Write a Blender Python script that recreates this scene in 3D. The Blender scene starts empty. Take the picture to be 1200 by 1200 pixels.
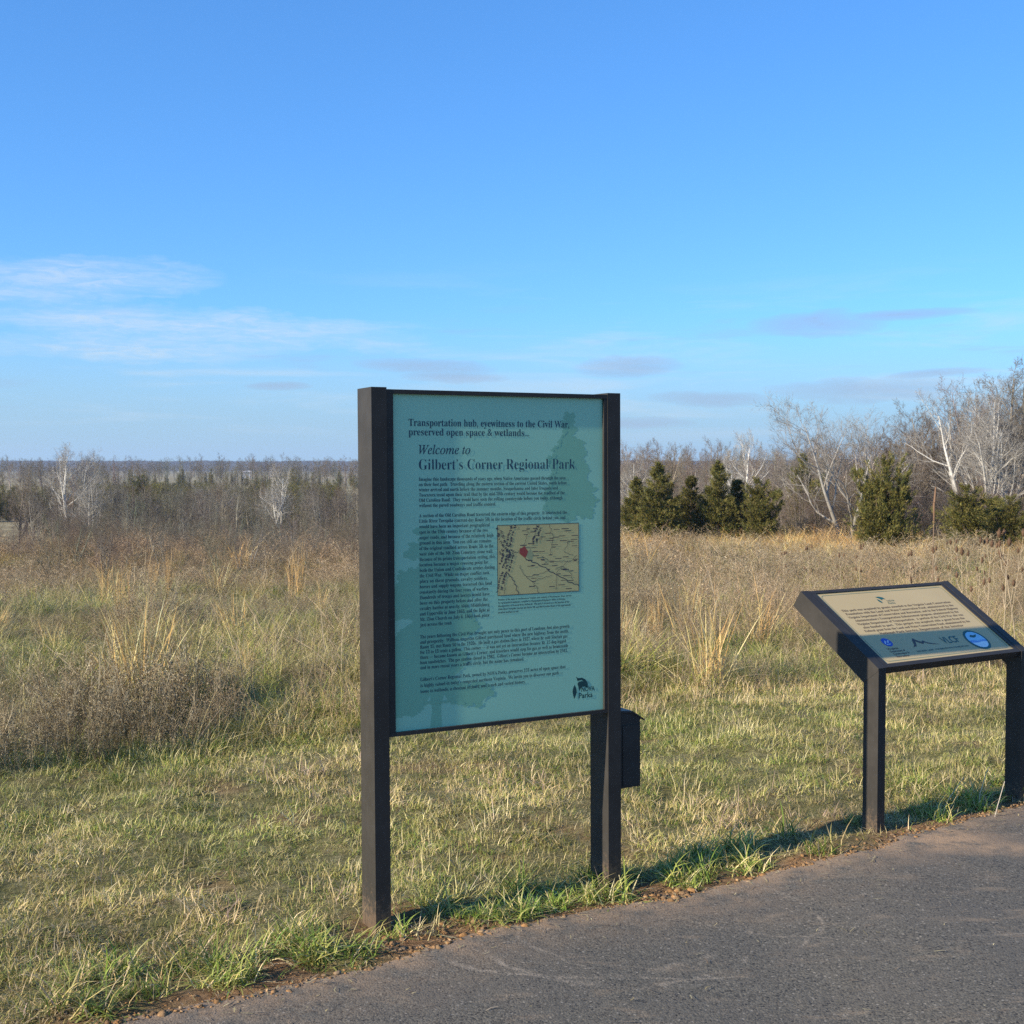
import bpy, bmesh, math
import numpy as np
from mathutils import Vector
from mathutils.geometry import tessellate_polygon

sc = bpy.context.scene
col = sc.collection
R = math.radians

# ---------------------------------------------------------------- camera
F = 1470.46                      # focal length in units of a 1200-wide frame
CAM_H = 1.66
cam = bpy.data.cameras.new('camera')
cam.sensor_width = 36.0
cam.lens = F / 1200 * 36
cam.clip_start = 0.05
cam.clip_end = 20000
cam.dof.use_dof = True
cam.dof.focus_distance = 4.9
cam.dof.aperture_fstop = 14
cam_o = bpy.data.objects.new('camera', cam)
col.objects.link(cam_o)
cam_o.location = (0, 0, CAM_H)
cam_o.rotation_euler = (R(90) - math.atan(50.5 / F), 0, 0)
sc.camera = cam_o

# ---------------------------------------------------------------- sun + sky
SUN_EL = R(24.0)
SIGN_A = 0.4826                  # heading of the large sign (rotation about z)
_b = R(2.8)                      # the sun passes just in front of its plane
sx = -math.cos(SIGN_A) * math.cos(_b) + math.sin(SIGN_A) * math.sin(_b)
sy = -math.sin(SIGN_A) * math.cos(_b) - math.cos(SIGN_A) * math.sin(_b)
to_sun = Vector((sx * math.cos(SUN_EL), sy * math.cos(SUN_EL), math.sin(SUN_EL)))
sun = bpy.data.lights.new('sun', 'SUN')
sun.energy = 5.0
sun.angle = R(0.53)
sun.color = (1.0, 0.90, 0.74)
sun_o = bpy.data.objects.new('sun', sun)
col.objects.link(sun_o)
sun_o.rotation_euler = to_sun.to_track_quat('Z', 'Y').to_euler()
sun_o.location = (-20, -12, 20)

world = bpy.data.worlds.new('World')
sc.world = world
world.use_nodes = True
WN = world.node_tree
sc.view_settings.view_transform = 'Standard'
sc.view_settings.look = 'None'
sc.view_settings.exposure = 0.74
sc.view_settings.gamma = 1.0
sc.view_settings.use_curve_mapping = False


def build_world():
    N, L = WN.nodes, WN.links
    for n in list(N):
        N.remove(n)
    out = N.new('ShaderNodeOutputWorld')
    bg = N.new('ShaderNodeBackground')
    bg.inputs[1].default_value = 0.096
    L.new(bg.outputs[0], out.inputs[0])
    sky = N.new('ShaderNodeTexSky')
    sky.sky_type = 'NISHITA'
    sky.sun_disc = False
    sky.sun_elevation = SUN_EL
    sky.sun_rotation = math.atan2(to_sun.x, to_sun.y)
    sky.altitude = 150
    sky.air_density = 1.0
    sky.dust_density = 0.25
    sky.ozone_density = 3.0
    hs = N.new('ShaderNodeHueSaturation')
    hs.inputs['Saturation'].default_value = 1.12
    hs.inputs['Value'].default_value = 1.0
    L.new(sky.outputs[0], hs.inputs['Color'])
    gm = N.new('ShaderNodeMix')
    gm.data_type = 'RGBA'
    gm.blend_type = 'MULTIPLY'
    gm.inputs[0].default_value = 1.0
    gm.inputs[7].default_value = (0.86, 0.96, 1.16, 1)
    L.new(hs.outputs[0], gm.inputs[6])
    ga = N.new('ShaderNodeGamma')
    ga.inputs[1].default_value = 0.75
    L.new(gm.outputs[2], ga.inputs[0])
    g2 = N.new('ShaderNodeMix')
    g2.data_type = 'RGBA'
    g2.blend_type = 'MULTIPLY'
    g2.inputs[0].default_value = 1.0
    g2.inputs[7].default_value = (0.80, 1.38, 1.86, 1)
    L.new(ga.outputs[0], g2.inputs[6])
    base = g2.outputs[2]

    def mth(op, a, b=None, c=None, clamp=False):
        n = N.new('ShaderNodeMath')
        n.operation = op
        n.use_clamp = clamp
        for i, v in enumerate((a, b, c)):
            if v is None:
                continue
            if isinstance(v, (int, float)):
                n.inputs[i].default_value = v
            else:
                L.new(v, n.inputs[i])
        return n.outputs[0]

    tc = N.new('ShaderNodeTexCoord')
    sp = N.new('ShaderNodeSeparateXYZ')
    L.new(tc.outputs['Generated'], sp.inputs[0])
    az = mth('ARCTAN2', sp.outputs[0], sp.outputs[1])
    el = mth('ARCSINE', sp.outputs[2])

    def noise(saz, sel, seed, detail=5, rough=0.6, warp=0.0):
        cb = N.new('ShaderNodeCombineXYZ')
        L.new(mth('MULTIPLY', az, saz), cb.inputs[0])
        L.new(mth('MULTIPLY', el, sel), cb.inputs[1])
        cb.inputs[2].default_value = seed
        t = N.new('ShaderNodeTexNoise')
        t.inputs['Scale'].default_value = 1.0
        t.inputs['Detail'].default_value = detail
        t.inputs['Roughness'].default_value = rough
        t.inputs['Distortion'].default_value = warp
        L.new(cb.outputs[0], t.inputs['Vector'])
        return t.outputs[0]

    def sstep(v, lo, hi):
        n = N.new('ShaderNodeMapRange')
        n.interpolation_type = 'SMOOTHSTEP'
        n.inputs['From Min'].default_value = lo
        n.inputs['From Max'].default_value = hi
        L.new(v, n.inputs['Value'])
        return n.outputs[0]

    # paler, greyer air towards the horizon, the same all round
    hz = N.new('ShaderNodeMix')
    hz.data_type = 'RGBA'
    L.new(mth('MULTIPLY', mth('SUBTRACT', 1.0, sstep(el, R(0.8), R(7.5))), 0.88), hz.inputs[0])
    L.new(base, hz.inputs[6])
    hz.inputs[7].default_value = (2.45, 3.72, 4.85, 1)
    base = hz.outputs[2]
    wob = noise(22, 60, 3.3, 4, 0.6)
    fine = noise(30, 190, 8.1, 6, 0.7, 0.6)

    def blob(caz, cel, ha, he, slope=0.0):
        """one streak of cloud: centre and half sizes in degrees"""
        da = mth('SUBTRACT', az, R(caz))
        de = mth('SUBTRACT', mth('SUBTRACT', el, R(cel)), mth('MULTIPLY', da, slope))
        de = mth('ADD', de, mth('MULTIPLY', mth('SUBTRACT', wob, 0.5), R(he) * 1.6))
        a2 = mth('POWER', mth('ABSOLUTE', mth('DIVIDE', da, R(ha))), 2)
        e2 = mth('POWER', mth('ABSOLUTE', mth('DIVIDE', de, R(he))), 2)
        return mth('SUBTRACT', 1.0, mth('ADD', a2, e2), clamp=True)

    def total(lst):
        t = lst[0]
        for q in lst[1:]:
            t = mth('MAXIMUM', t, q)
        return t

    # thin white cirrus: long streaks low on the left, plus a faint veil all round the sky
    white = total([blob(-19.4, 8.0, 6.8, 1.15, 0.05), blob(-14.0, 6.15, 10.5, 0.95, -0.035), blob(-17, 5.2, 7.0, 0.7, 0.0)])
    white = mth('MULTIPLY', mth('POWER', white, 0.8), mth('ADD', 0.35, mth('MULTIPLY', sstep(fine, 0.36, 0.66), 0.65)))
    low = mth('MULTIPLY', sstep(noise(5, 48, 1.7, 5, 0.62, 0.4), 0.47, 0.72),
              mth('MULTIPLY', sstep(el, 0.005, 0.045), mth('SUBTRACT', 1.0, sstep(el, 0.09, 0.17))))
    white_m = mth('MINIMUM', mth('ADD', mth('MULTIPLY', white, 0.62), mth('MULTIPLY', low, 0.42)), 0.8)
    m1 = N.new('ShaderNodeMix')
    m1.data_type = 'RGBA'
    L.new(white_m, m1.inputs[0])
    L.new(base, m1.inputs[6])
    m1.inputs[7].default_value = (4.1, 4.9, 5.6, 1)
    # small mauve-grey clouds seen against the light part of the sky
    grey = total([blob(-4.0, 4.65, 3.4, 0.42, -0.02), blob(-2.6, 4.15, 2.6, 0.32, 0), blob(5.3, 4.62, 2.6, 0.50, 0), blob(13.6, 6.35, 3.2, 0.62, 0.0),
                  blob(17.2, 6.65, 3.4, 0.26, 0.02), blob(9.0, 3.1, 3.0, 0.38, -0.03), blob(15.6, 3.45, 4.4, 0.60, 0.0),
                  blob(4.5, 2.1, 4.0, 0.34, 0), blob(-10.5, 3.7, 1.6, 0.2, 0), blob(18.6, 4.1, 2.4, 0.2, 0.05)])
    gen = mth('MULTIPLY', sstep(noise(7, 62, 21.4, 5, 0.6, 0.3), 0.60, 0.72),
              mth('MULTIPLY', sstep(el, 0.02, 0.05), mth('SUBTRACT', 1.0, sstep(el, 0.1, 0.14))))
    grey_m = mth('MULTIPLY', mth('MAXIMUM', mth('POWER', grey, 0.7), mth('MULTIPLY', gen, 0.4)), mth('ADD', 0.35, mth('MULTIPLY', fine, 0.75)))
    m2 = N.new('ShaderNodeMix')
    m2.data_type = 'RGBA'
    L.new(mth('MULTIPLY', grey_m, 0.72, clamp=True), m2.inputs[0])
    L.new(m1.outputs[2], m2.inputs[6])
    m2.inputs[7].default_value = (2.35, 2.95, 4.1, 1)
    L.new(m2.outputs[2], bg.inputs[0])


build_world()
world.cycles.sampling_method = 'NONE'
sc.cycles.max_bounces = 4
sc.cycles.diffuse_bounces = 2
sc.cycles.glossy_bounces = 2
sc.cycles.transmission_bounces = 2
sc.cycles.volume_bounces = 0
sc.cycles.caustics_reflective = False
sc.cycles.caustics_refractive = False
sc.cycles.use_denoising = False

rng = np.random.default_rng(7)

# ---------------------------------------------------------------- helpers


def tag(o, label=None, cat=None, group=None, kind=None):
    if label:
        o['label'] = label
    if cat:
        o['category'] = cat
    if group:
        o['group'] = group
    if kind:
        o['kind'] = kind
    return o


def empty(name, loc, rot=(0, 0, 0)):
    o = bpy.data.objects.new(name, None)
    o.empty_display_size = 0.1
    col.objects.link(o)
    o.location = loc
    o.rotation_euler = rot
    return o


def np_mesh(name, V, faces, mat=None, C=None, smooth=False):
    """faces: list of int arrays (N,k). C: (len(V),3) point colours."""
    me = bpy.data.meshes.new(name)
    V = np.asarray(V, np.float32)
    me.vertices.add(len(V))
    me.vertices.foreach_set('co', V.ravel())
    loops, starts, k0 = [], [], 0
    for f in faces:
        f = np.asarray(f, np.int32)
        if len(f) == 0:
            continue
        loops.append(f.ravel())
        starts.append(k0 + np.arange(len(f)) * f.shape[1])
        k0 += f.size
    loops = np.concatenate(loops)
    starts = np.concatenate(starts)
    me.loops.add(len(loops))
    me.loops.foreach_set('vertex_index', loops)
    me.polygons.add(len(starts))
    me.polygons.foreach_set('loop_start', starts.astype(np.int32))
    me.update(calc_edges=True)
    if smooth:
        me.polygons.foreach_set('use_smooth', np.ones(len(starts), bool))
    if C is not None:
        a = me.color_attributes.new('tone', 'FLOAT_COLOR', 'POINT')
        rgba = np.ones((len(V), 4), np.float32)
        rgba[:, :3] = C
        a.data.foreach_set('color', rgba.ravel())
    if mat:
        me.materials.append(mat)
    return me


def mesh_obj(name, me, parent=None, loc=(0, 0, 0), rot=(0, 0, 0)):
    o = bpy.data.objects.new(name, me)
    col.objects.link(o)
    o.parent = parent
    o.location = loc
    o.rotation_euler = rot
    return o


def bm_obj(name, bm, mat, parent=None, loc=(0, 0, 0), rot=(0, 0, 0), bevel=0.0, seg=2, smooth=False):
    if bevel > 0:
        es = [e for e in bm.edges if e.is_manifold and e.calc_face_angle(0) > 0.3]
        bmesh.ops.bevel(bm, geom=es, offset=bevel, segments=seg, affect='EDGES', profile=0.5)
    bmesh.ops.recalc_face_normals(bm, faces=bm.faces)
    me = bpy.data.meshes.new(name)
    bm.to_mesh(me)
    bm.free()
    me.materials.append(mat)
    if smooth:
        for p in me.polygons:
            p.use_smooth = True
    return mesh_obj(name, me, parent, loc, rot)


def box_bm(x0, x1, y0, y1, z0, z1, bm=None):
    bm = bm or bmesh.new()
    v = [bm.verts.new(p) for p in ((x0, y0, z0), (x1, y0, z0), (x1, y1, z0), (x0, y1, z0),
                                   (x0, y0, z1), (x1, y0, z1), (x1, y1, z1), (x0, y1, z1))]
    for f in ((3, 2, 1, 0), (4, 5, 6, 7), (0, 1, 5, 4), (1, 2, 6, 5), (2, 3, 7, 6), (3, 0, 4, 7)):
        bm.faces.new([v[i] for i in f])
    return bm


def prism_x(profile, x0, x1):
    """profile in (y,z), extruded along x"""
    bm = bmesh.new()
    a = [bm.verts.new((x0, y, z)) for y, z in profile]
    b = [bm.verts.new((x1, y, z)) for y, z in profile]
    n = len(profile)
    bm.faces.new(a)
    bm.faces.new(b[::-1])
    for i in range(n):
        bm.faces.new([a[i], b[i], b[(i + 1) % n], a[(i + 1) % n]])
    return bm


# ---------------------------------------------------------------- materials


class MT:
    """small wrapper around a material's node tree"""

    def __init__(s, name, rough=0.6, spec=0.3, base=(0.5, 0.5, 0.5)):
        s.m = bpy.data.materials.new(name)
        s.m.use_nodes = True
        s.N, s.L = s.m.node_tree.nodes, s.m.node_tree.links
        s.b = s.N['Principled BSDF']
        s.b.inputs['Roughness'].default_value = rough
        s.b.inputs['Specular IOR Level'].default_value = spec
        s.b.inputs['Base Color'].default_value = (*base, 1)

    def put(s, sock, v):
        if isinstance(v, (int, float)):
            sock.default_value = v
        elif isinstance(v, tuple):
            sock.default_value = (*v, 1) if len(v) == 3 and sock.type == 'RGBA' else v
        else:
            s.L.new(v, sock)

    def pos(s, local=False):
        if local:
            return s.N.new('ShaderNodeTexCoord').outputs['Object']
        return s.N.new('ShaderNodeNewGeometry').outputs['Position']

    def noise(s, vec, scale, detail=4, rough=0.6, dist=0.0):
        n = s.N.new('ShaderNodeTexNoise')
        s.L.new(vec, n.inputs['Vector'])
        n.inputs['Scale'].default_value = scale
        n.inputs['Detail'].default_value = detail
        n.inputs['Roughness'].default_value = rough
        n.inputs['Distortion'].default_value = dist
        return n.outputs[0]

    def voro(s, vec, scale, feature='F1', rnd=1.0):
        n = s.N.new('ShaderNodeTexVoronoi')
        n.feature = feature
        s.L.new(vec, n.inputs['Vector'])
        n.inputs['Scale'].default_value = scale
        n.inputs['Randomness'].default_value = rnd
        return n

    def ramp(s, v, lo, hi, a=0.0, b=1.0):
        n = s.N.new('ShaderNodeMapRange')
        n.interpolation_type = 'SMOOTHSTEP'
        s.L.new(v, n.inputs['Value'])
        n.inputs['From Min'].default_value = lo
        n.inputs['From Max'].default_value = hi
        n.inputs['To Min'].default_value = a
        n.inputs['To Max'].default_value = b
        return n.outputs[0]

    def math(s, op, a, b=0.0):
        n = s.N.new('ShaderNodeMath')
        n.operation = op
        s.put(n.inputs[0], a)
        s.put(n.inputs[1], b)
        return n.outputs[0]

    def mix(s, f, a, b, mode='MIX'):
        n = s.N.new('ShaderNodeMix')
        n.data_type = 'RGBA'
        n.blend_type = mode
        s.put(n.inputs[0], f)
        s.put(n.inputs[6], a)
        s.put(n.inputs[7], b)
        return n.outputs[2]

    def attr(s, name, typ='GEOMETRY'):
        n = s.N.new('ShaderNodeAttribute')
        n.attribute_name = name
        n.attribute_type = typ
        return n

    def mapping(s, vec, scale=(1, 1, 1), rot=(0, 0, 0)):
        n = s.N.new('ShaderNodeMapping')
        s.L.new(vec, n.inputs[0])
        n.inputs['Scale'].default_value = scale
        n.inputs['Rotation'].default_value = rot
        return n.outputs[0]

    def bump(s, h, strength=0.5, dist=0.01):
        n = s.N.new('ShaderNodeBump')
        s.L.new(h, n.inputs['Height'])
        n.inputs['Strength'].default_value = strength
        n.inputs['Distance'].default_value = dist
        s.L.new(n.outputs[0], s.b.inputs['Normal'])

    def color(s, c):
        s.put(s.b.inputs['Base Color'], c)
        return s


def mat_metal():
    t = MT('dark_bronze_metal', 0.46, 0.14)
    p = t.pos(True)
    n = t.noise(p, 9, 4, 0.6)
    n2 = t.noise(t.mapping(p, (60, 60, 6)), 1.0, 3, 0.6)
    c = t.mix(t.ramp(n, 0.35, 0.7), (0.039, 0.035, 0.030), (0.049, 0.044, 0.038))
    c = t.mix(t.ramp(n2, 0.62, 0.8, 0, 0.35), c, (0.075, 0.066, 0.055))
    # clay splashed up the foot of the posts by rain
    sp = t.N.new('ShaderNodeSeparateXYZ')
    t.L.new(t.pos(), sp.inputs[0])
    sh = t.math('ADD', sp.outputs[2], t.math('MULTIPLY', t.math('SUBTRACT', t.noise(t.pos(), 60, 5, 0.7), 0.5), 0.5))
    c = t.mix(t.ramp(sh, 0.0, 0.15, 0.4, 0.0), c, (0.24, 0.155, 0.09))
    t.color(c)
    t.put(t.b.inputs['Roughness'], t.ramp(n2, 0.3, 0.8, 0.40, 0.56))
    t.bump(t.noise(p, 700, 2, 0.5), 0.06, 0.001)
    return t.m


def mat_flat(name, c, rough=0.5, var=0.06, spec=0.35):
    t = MT(name, rough, spec)
    p = t.pos(True)
    n = t.noise(p, 6, 4, 0.6)
    hi = tuple(min(1, v * (1 + var)) for v in c)
    lo = tuple(v * (1 - var) for v in c)
    t.color(t.mix(t.ramp(n, 0.3, 0.7), lo, hi))
    return t.m


def mat_tone(name, rough=0.75, spec=0.15, tint_attr=False, trans=0.0):
    """colour from the mesh's own 'tone' colours, optionally multiplied by a per-instance tint"""
    t = MT(name, rough, spec)
    c = t.attr('tone').outputs['Color']
    if tint_attr:
        c = t.mix(1.0, c, t.attr('tint', 'INSTANCER').outputs['Color'], 'MULTIPLY')
    t.color(c)
    if trans > 0:
        tr = t.N.new('ShaderNodeBsdfTranslucent')
        t.put(tr.inputs[0], c)
        mx = t.N.new('ShaderNodeMixShader')
        mx.inputs[0].default_value = trans
        t.L.new(t.b.outputs[0], mx.inputs[1])
        t.L.new(tr.outputs[0], mx.inputs[2])
        t.L.new(mx.outputs[0], t.N['Material Output'].inputs[0])
    return t.m


M_METAL = mat_metal()
M_BLADE = mat_tone('grass_blade', 0.55, 0.25, True, 0.22)
M_DRY = mat_tone('dry_stem', 0.8, 0.1, True, 0.0)
M_PLANT = mat_tone('plant_tissue', 0.8, 0.1)
M_BARK_I = mat_tone('wood_bark_massed', 0.85, 0.1, True)
M_BARK = mat_tone('tree_bark', 0.85, 0.1)
M_NEEDLE_I = mat_tone('cedar_needles_massed', 0.7, 0.15, True)
M_NEEDLE = mat_tone('cedar_needles', 0.7, 0.15)

# ---------------------------------------------------------------- value noise for layout


class VN:
    def __init__(s, seed, n=256):
        s.g = np.random.default_rng(seed).random((n, n))
        s.n = n

    def __call__(s, x, y):
        x = np.asarray(x, float)
        y = np.asarray(y, float)
        xi = np.floor(x).astype(int)
        yi = np.floor(y).astype(int)
        fx, fy = x - xi, y - yi
        fx = fx * fx * (3 - 2 * fx)
        fy = fy * fy * (3 - 2 * fy)
        n = s.n
        a = s.g[xi % n, yi % n]
        b = s.g[(xi + 1) % n, yi % n]
        c = s.g[xi % n, (yi + 1) % n]
        d = s.g[(xi + 1) % n, (yi + 1) % n]
        return (a * (1 - fx) + b * fx) * (1 - fy) + (c * (1 - fx) + d * fx) * fy

    def fbm(s, x, y, o=4):
        t, a, k = 0, 0.5, 1.0
        for i in range(o):
            t = t + a * s(x * k + 17.3 * i, y * k + 9.1 * i)
            a *= 0.5
            k *= 2.03
        return t / (1 - 0.5 ** o)


vn1, vn2, vn3, vn4 = VN(1), VN(2), VN(3), VN(4)


def sst(v, lo, hi):
    t = np.clip((np.asarray(v, float) - lo) / (hi - lo), 0, 1)
    return t * t * (3 - 2 * t)


# ---------------------------------------------------------------- lie of the land
EDGE = np.array([(-40, -20.5), (-12, -3.2), (-6, 0.75), (-3, 2.62), (-1.9, 3.28), (-1.16, 3.73), (-.81, 3.91), (-.46, 4.15), (-.12, 4.43), (.32, 4.66),
                 (.59, 4.78), (1.05, 5.06), (1.40, 5.24), (1.58, 5.33), (1.72, 5.50), (2.02, 5.68), (2.49, 6.03), (4, 7.0), (8, 9.3), (14, 12.0), (40, 20)])


def edge_y(x):
    x = np.asarray(x, float)
    return np.interp(x, EDGE[:, 0], EDGE[:, 1]) + 0.05 * (vn3.fbm(x * 3.1, x * 0 + 4.2, 3) - 0.5)


def edge_d(x, y):
    """distance from the path's edge, positive on the grass side"""
    return (np.asarray(y, float) - edge_y(x)) * 0.84


def rough_y(x):
    """where the mown strip ends and the rough field begins"""
    x = np.asarray(x, float)
    return np.interp(x, [-20, -6, -2.84, -1.76, -0.96, .88, 2.6, 3.9, 9, 20], [1.0, 5.2, 6.55, 7.1, 7.7, 9.1, 9.5, 9.75, 11.0, 14.5]) + 0.5 * (vn2.fbm(x * 1.3, x * 0 + 1.2, 3) - 0.5)


def rise(x, y):
    """the ground lifts slightly around the low sign"""
    return 0.04 * sst(x, 0.8, 1.6) * (1 - sst(np.hypot(x - 2.2, y - 5.9), 2.0, 5.0))


def land(x, y):
    x = np.asarray(x, float)
    y = np.asarray(y, float)
    t = x / np.maximum(y, 20)                       # bearing: -0.4 left edge of view, +0.4 right edge
    right = sst(t, -0.08, 0.16)
    z = -0.051 * np.clip(y - 10, 0, 56)
    zl = -0.034 * np.clip(y - 44, 0, 120)
    zl = zl - 0.012 * np.clip(y - 164, 0, 60) + 0.004 * np.clip(y - 330, 0, 700)
    zr = -0.018 * np.clip(y - 66, 0, 90) + 0.006 * np.clip(y - 170, 0, 600)
    z = z + zl * (1 - right) + zr * right
    far = sst(y, 60, 400)
    z = z + far * (vn1.fbm(x / 170, y / 170, 3) - 0.5) * 5
    z = z + (vn2.fbm(x / 7, y / 7, 3) - 0.5) * 0.5 * sst(y, 10, 26)
    z = z + (vn3.fbm(x / 15 + 2, y / 17, 2) - 0.5) * 1.7 * sst(y, 16, 42) * (1 - sst(y, 90, 160))
    z = np.where(y < 0, 0, z)
    z = z + rise(x, y)
    # micro relief of the turf, flattened under the path
    d = edge_d(x, y)
    on = sst(d, 0.02, 0.30)
    z = z + on * ((vn4.fbm(x * 2.3, y * 2.3, 3) - 0.5) * 0.07 + (vn3.fbm(x * 11, y * 11, 2) - 0.5) * 0.022)
    z = z + np.exp(-((d - 0.09) / 0.07) ** 2) * (vn1.fbm(x * 9, y * 9, 3) - 0.42) * 0.05
    z = np.where(d < 0, z - 0.03 * sst(-d, 0.0, 0.06), z)
    return z


def axis(lo, a, b, hi, step, g):
    v = list(np.arange(a, b + 1e-6, step))
    s = step
    while v[-1] < hi:
        s *= g
        v.append(v[-1] + s)
    s = step
    w = [v[0]]
    while w[-1] > lo:
        s *= g
        w.append(w[-1] - s)
    return np.array(w[:0:-1] + v)


def grid_faces(nx, ny):
    i = np.arange(nx - 1)[:, None] * ny + np.arange(ny - 1)[None, :]
    i = i.ravel()
    return np.stack([i, i + ny, i + ny + 1, i + 1], 1)


def build_ground():
    xs = axis(-4200, -3.6, 4.6, 4200, 0.045, 1.07)
    ys = axis(-300, 3.0, 9.0, 5200, 0.045, 1.045)
    X, Y = np.meshgrid(xs, ys, indexing='ij')
    Z = land(X, Y)
    V = np.stack([X, Y, Z], -1).reshape(-1, 3)
    d = edge_d(V[:, 0], V[:, 1])
    soil = np.exp(-(np.clip(d - 0.02, 0, 9) / 0.13) ** 2) * sst(vn2.fbm(V[:, 0] * 4, V[:, 1] * 4, 3), 0.2, 0.5)
    for (bx, by, r) in ((-0.36, 4.44, 0.32), (0.55, 4.86, 0.22), (1.85, 5.55, 0.2), (-0.78, 4.08, 0.2)):
        rr = np.hypot(V[:, 0] - bx, V[:, 1] - by)
        soil = np.maximum(soil, 1 - sst(rr, r * 0.5, r * 1.1))
    bare = sst(vn3.fbm(V[:, 0] * 2.6, V[:, 1] * 2.6, 4), 0.62, 0.76) * 0.5
    soil = np.clip(np.maximum(soil, bare * (V[:, 1] < 12)), 0, 1)
    t = MT('field_earth', 0.95, 0.1)
    p = t.pos()
    n1 = t.noise(p, 3.0, 6, 0.65)
    n2 = t.noise(p, 26, 5, 0.65)
    n3 = t.noise(p, 0.12, 5, 0.6)
    thatch = t.mix(t.ramp(n2, 0.35, 0.68), (0.20, 0.175, 0.072), (0.42, 0.36, 0.17))
    thatch = t.mix(t.ramp(n1, 0.4, 0.7, 0, 0.6), thatch, (0.13, 0.145, 0.040))
    thatch = t.mix(t.ramp(t.noise(p, 140, 4, 0.7), 0.42, 0.58, 0.5, 0.0), thatch, (0.07, 0.06, 0.03))
    earth = t.mix(t.ramp(n2, 0.3, 0.7), (0.22, 0.115, 0.05), (0.44, 0.27, 0.14))
    earth = t.mix(t.ramp(n1, 0.45, 0.7, 0, 0.6), earth, (0.15, 0.10, 0.06))
    near = t.mix(t.attr('soil').outputs['Fac'], thatch, earth)
    farc = t.mix(t.ramp(n3, 0.38, 0.62), (0.24, 0.19, 0.10), (0.34, 0.28, 0.155))
    sp = t.N.new('ShaderNodeSeparateXYZ')
    t.L.new(p, sp.inputs[0])
    t.color(t.mix(t.ramp(sp.outputs[1], 12, 70), near, farc))
    t.bump(t.noise(p, 75, 6, 0.75), 1.0, 0.03)
    me = np_mesh('ground', V, [grid_faces(len(xs), len(ys))], t.m, smooth=True)
    a = me.attributes.new('soil', 'FLOAT', 'POINT')
    a.data.foreach_set('value', soil.astype(np.float32))
    tag(mesh_obj('ground', me), kind='structure')


build_ground()


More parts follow.
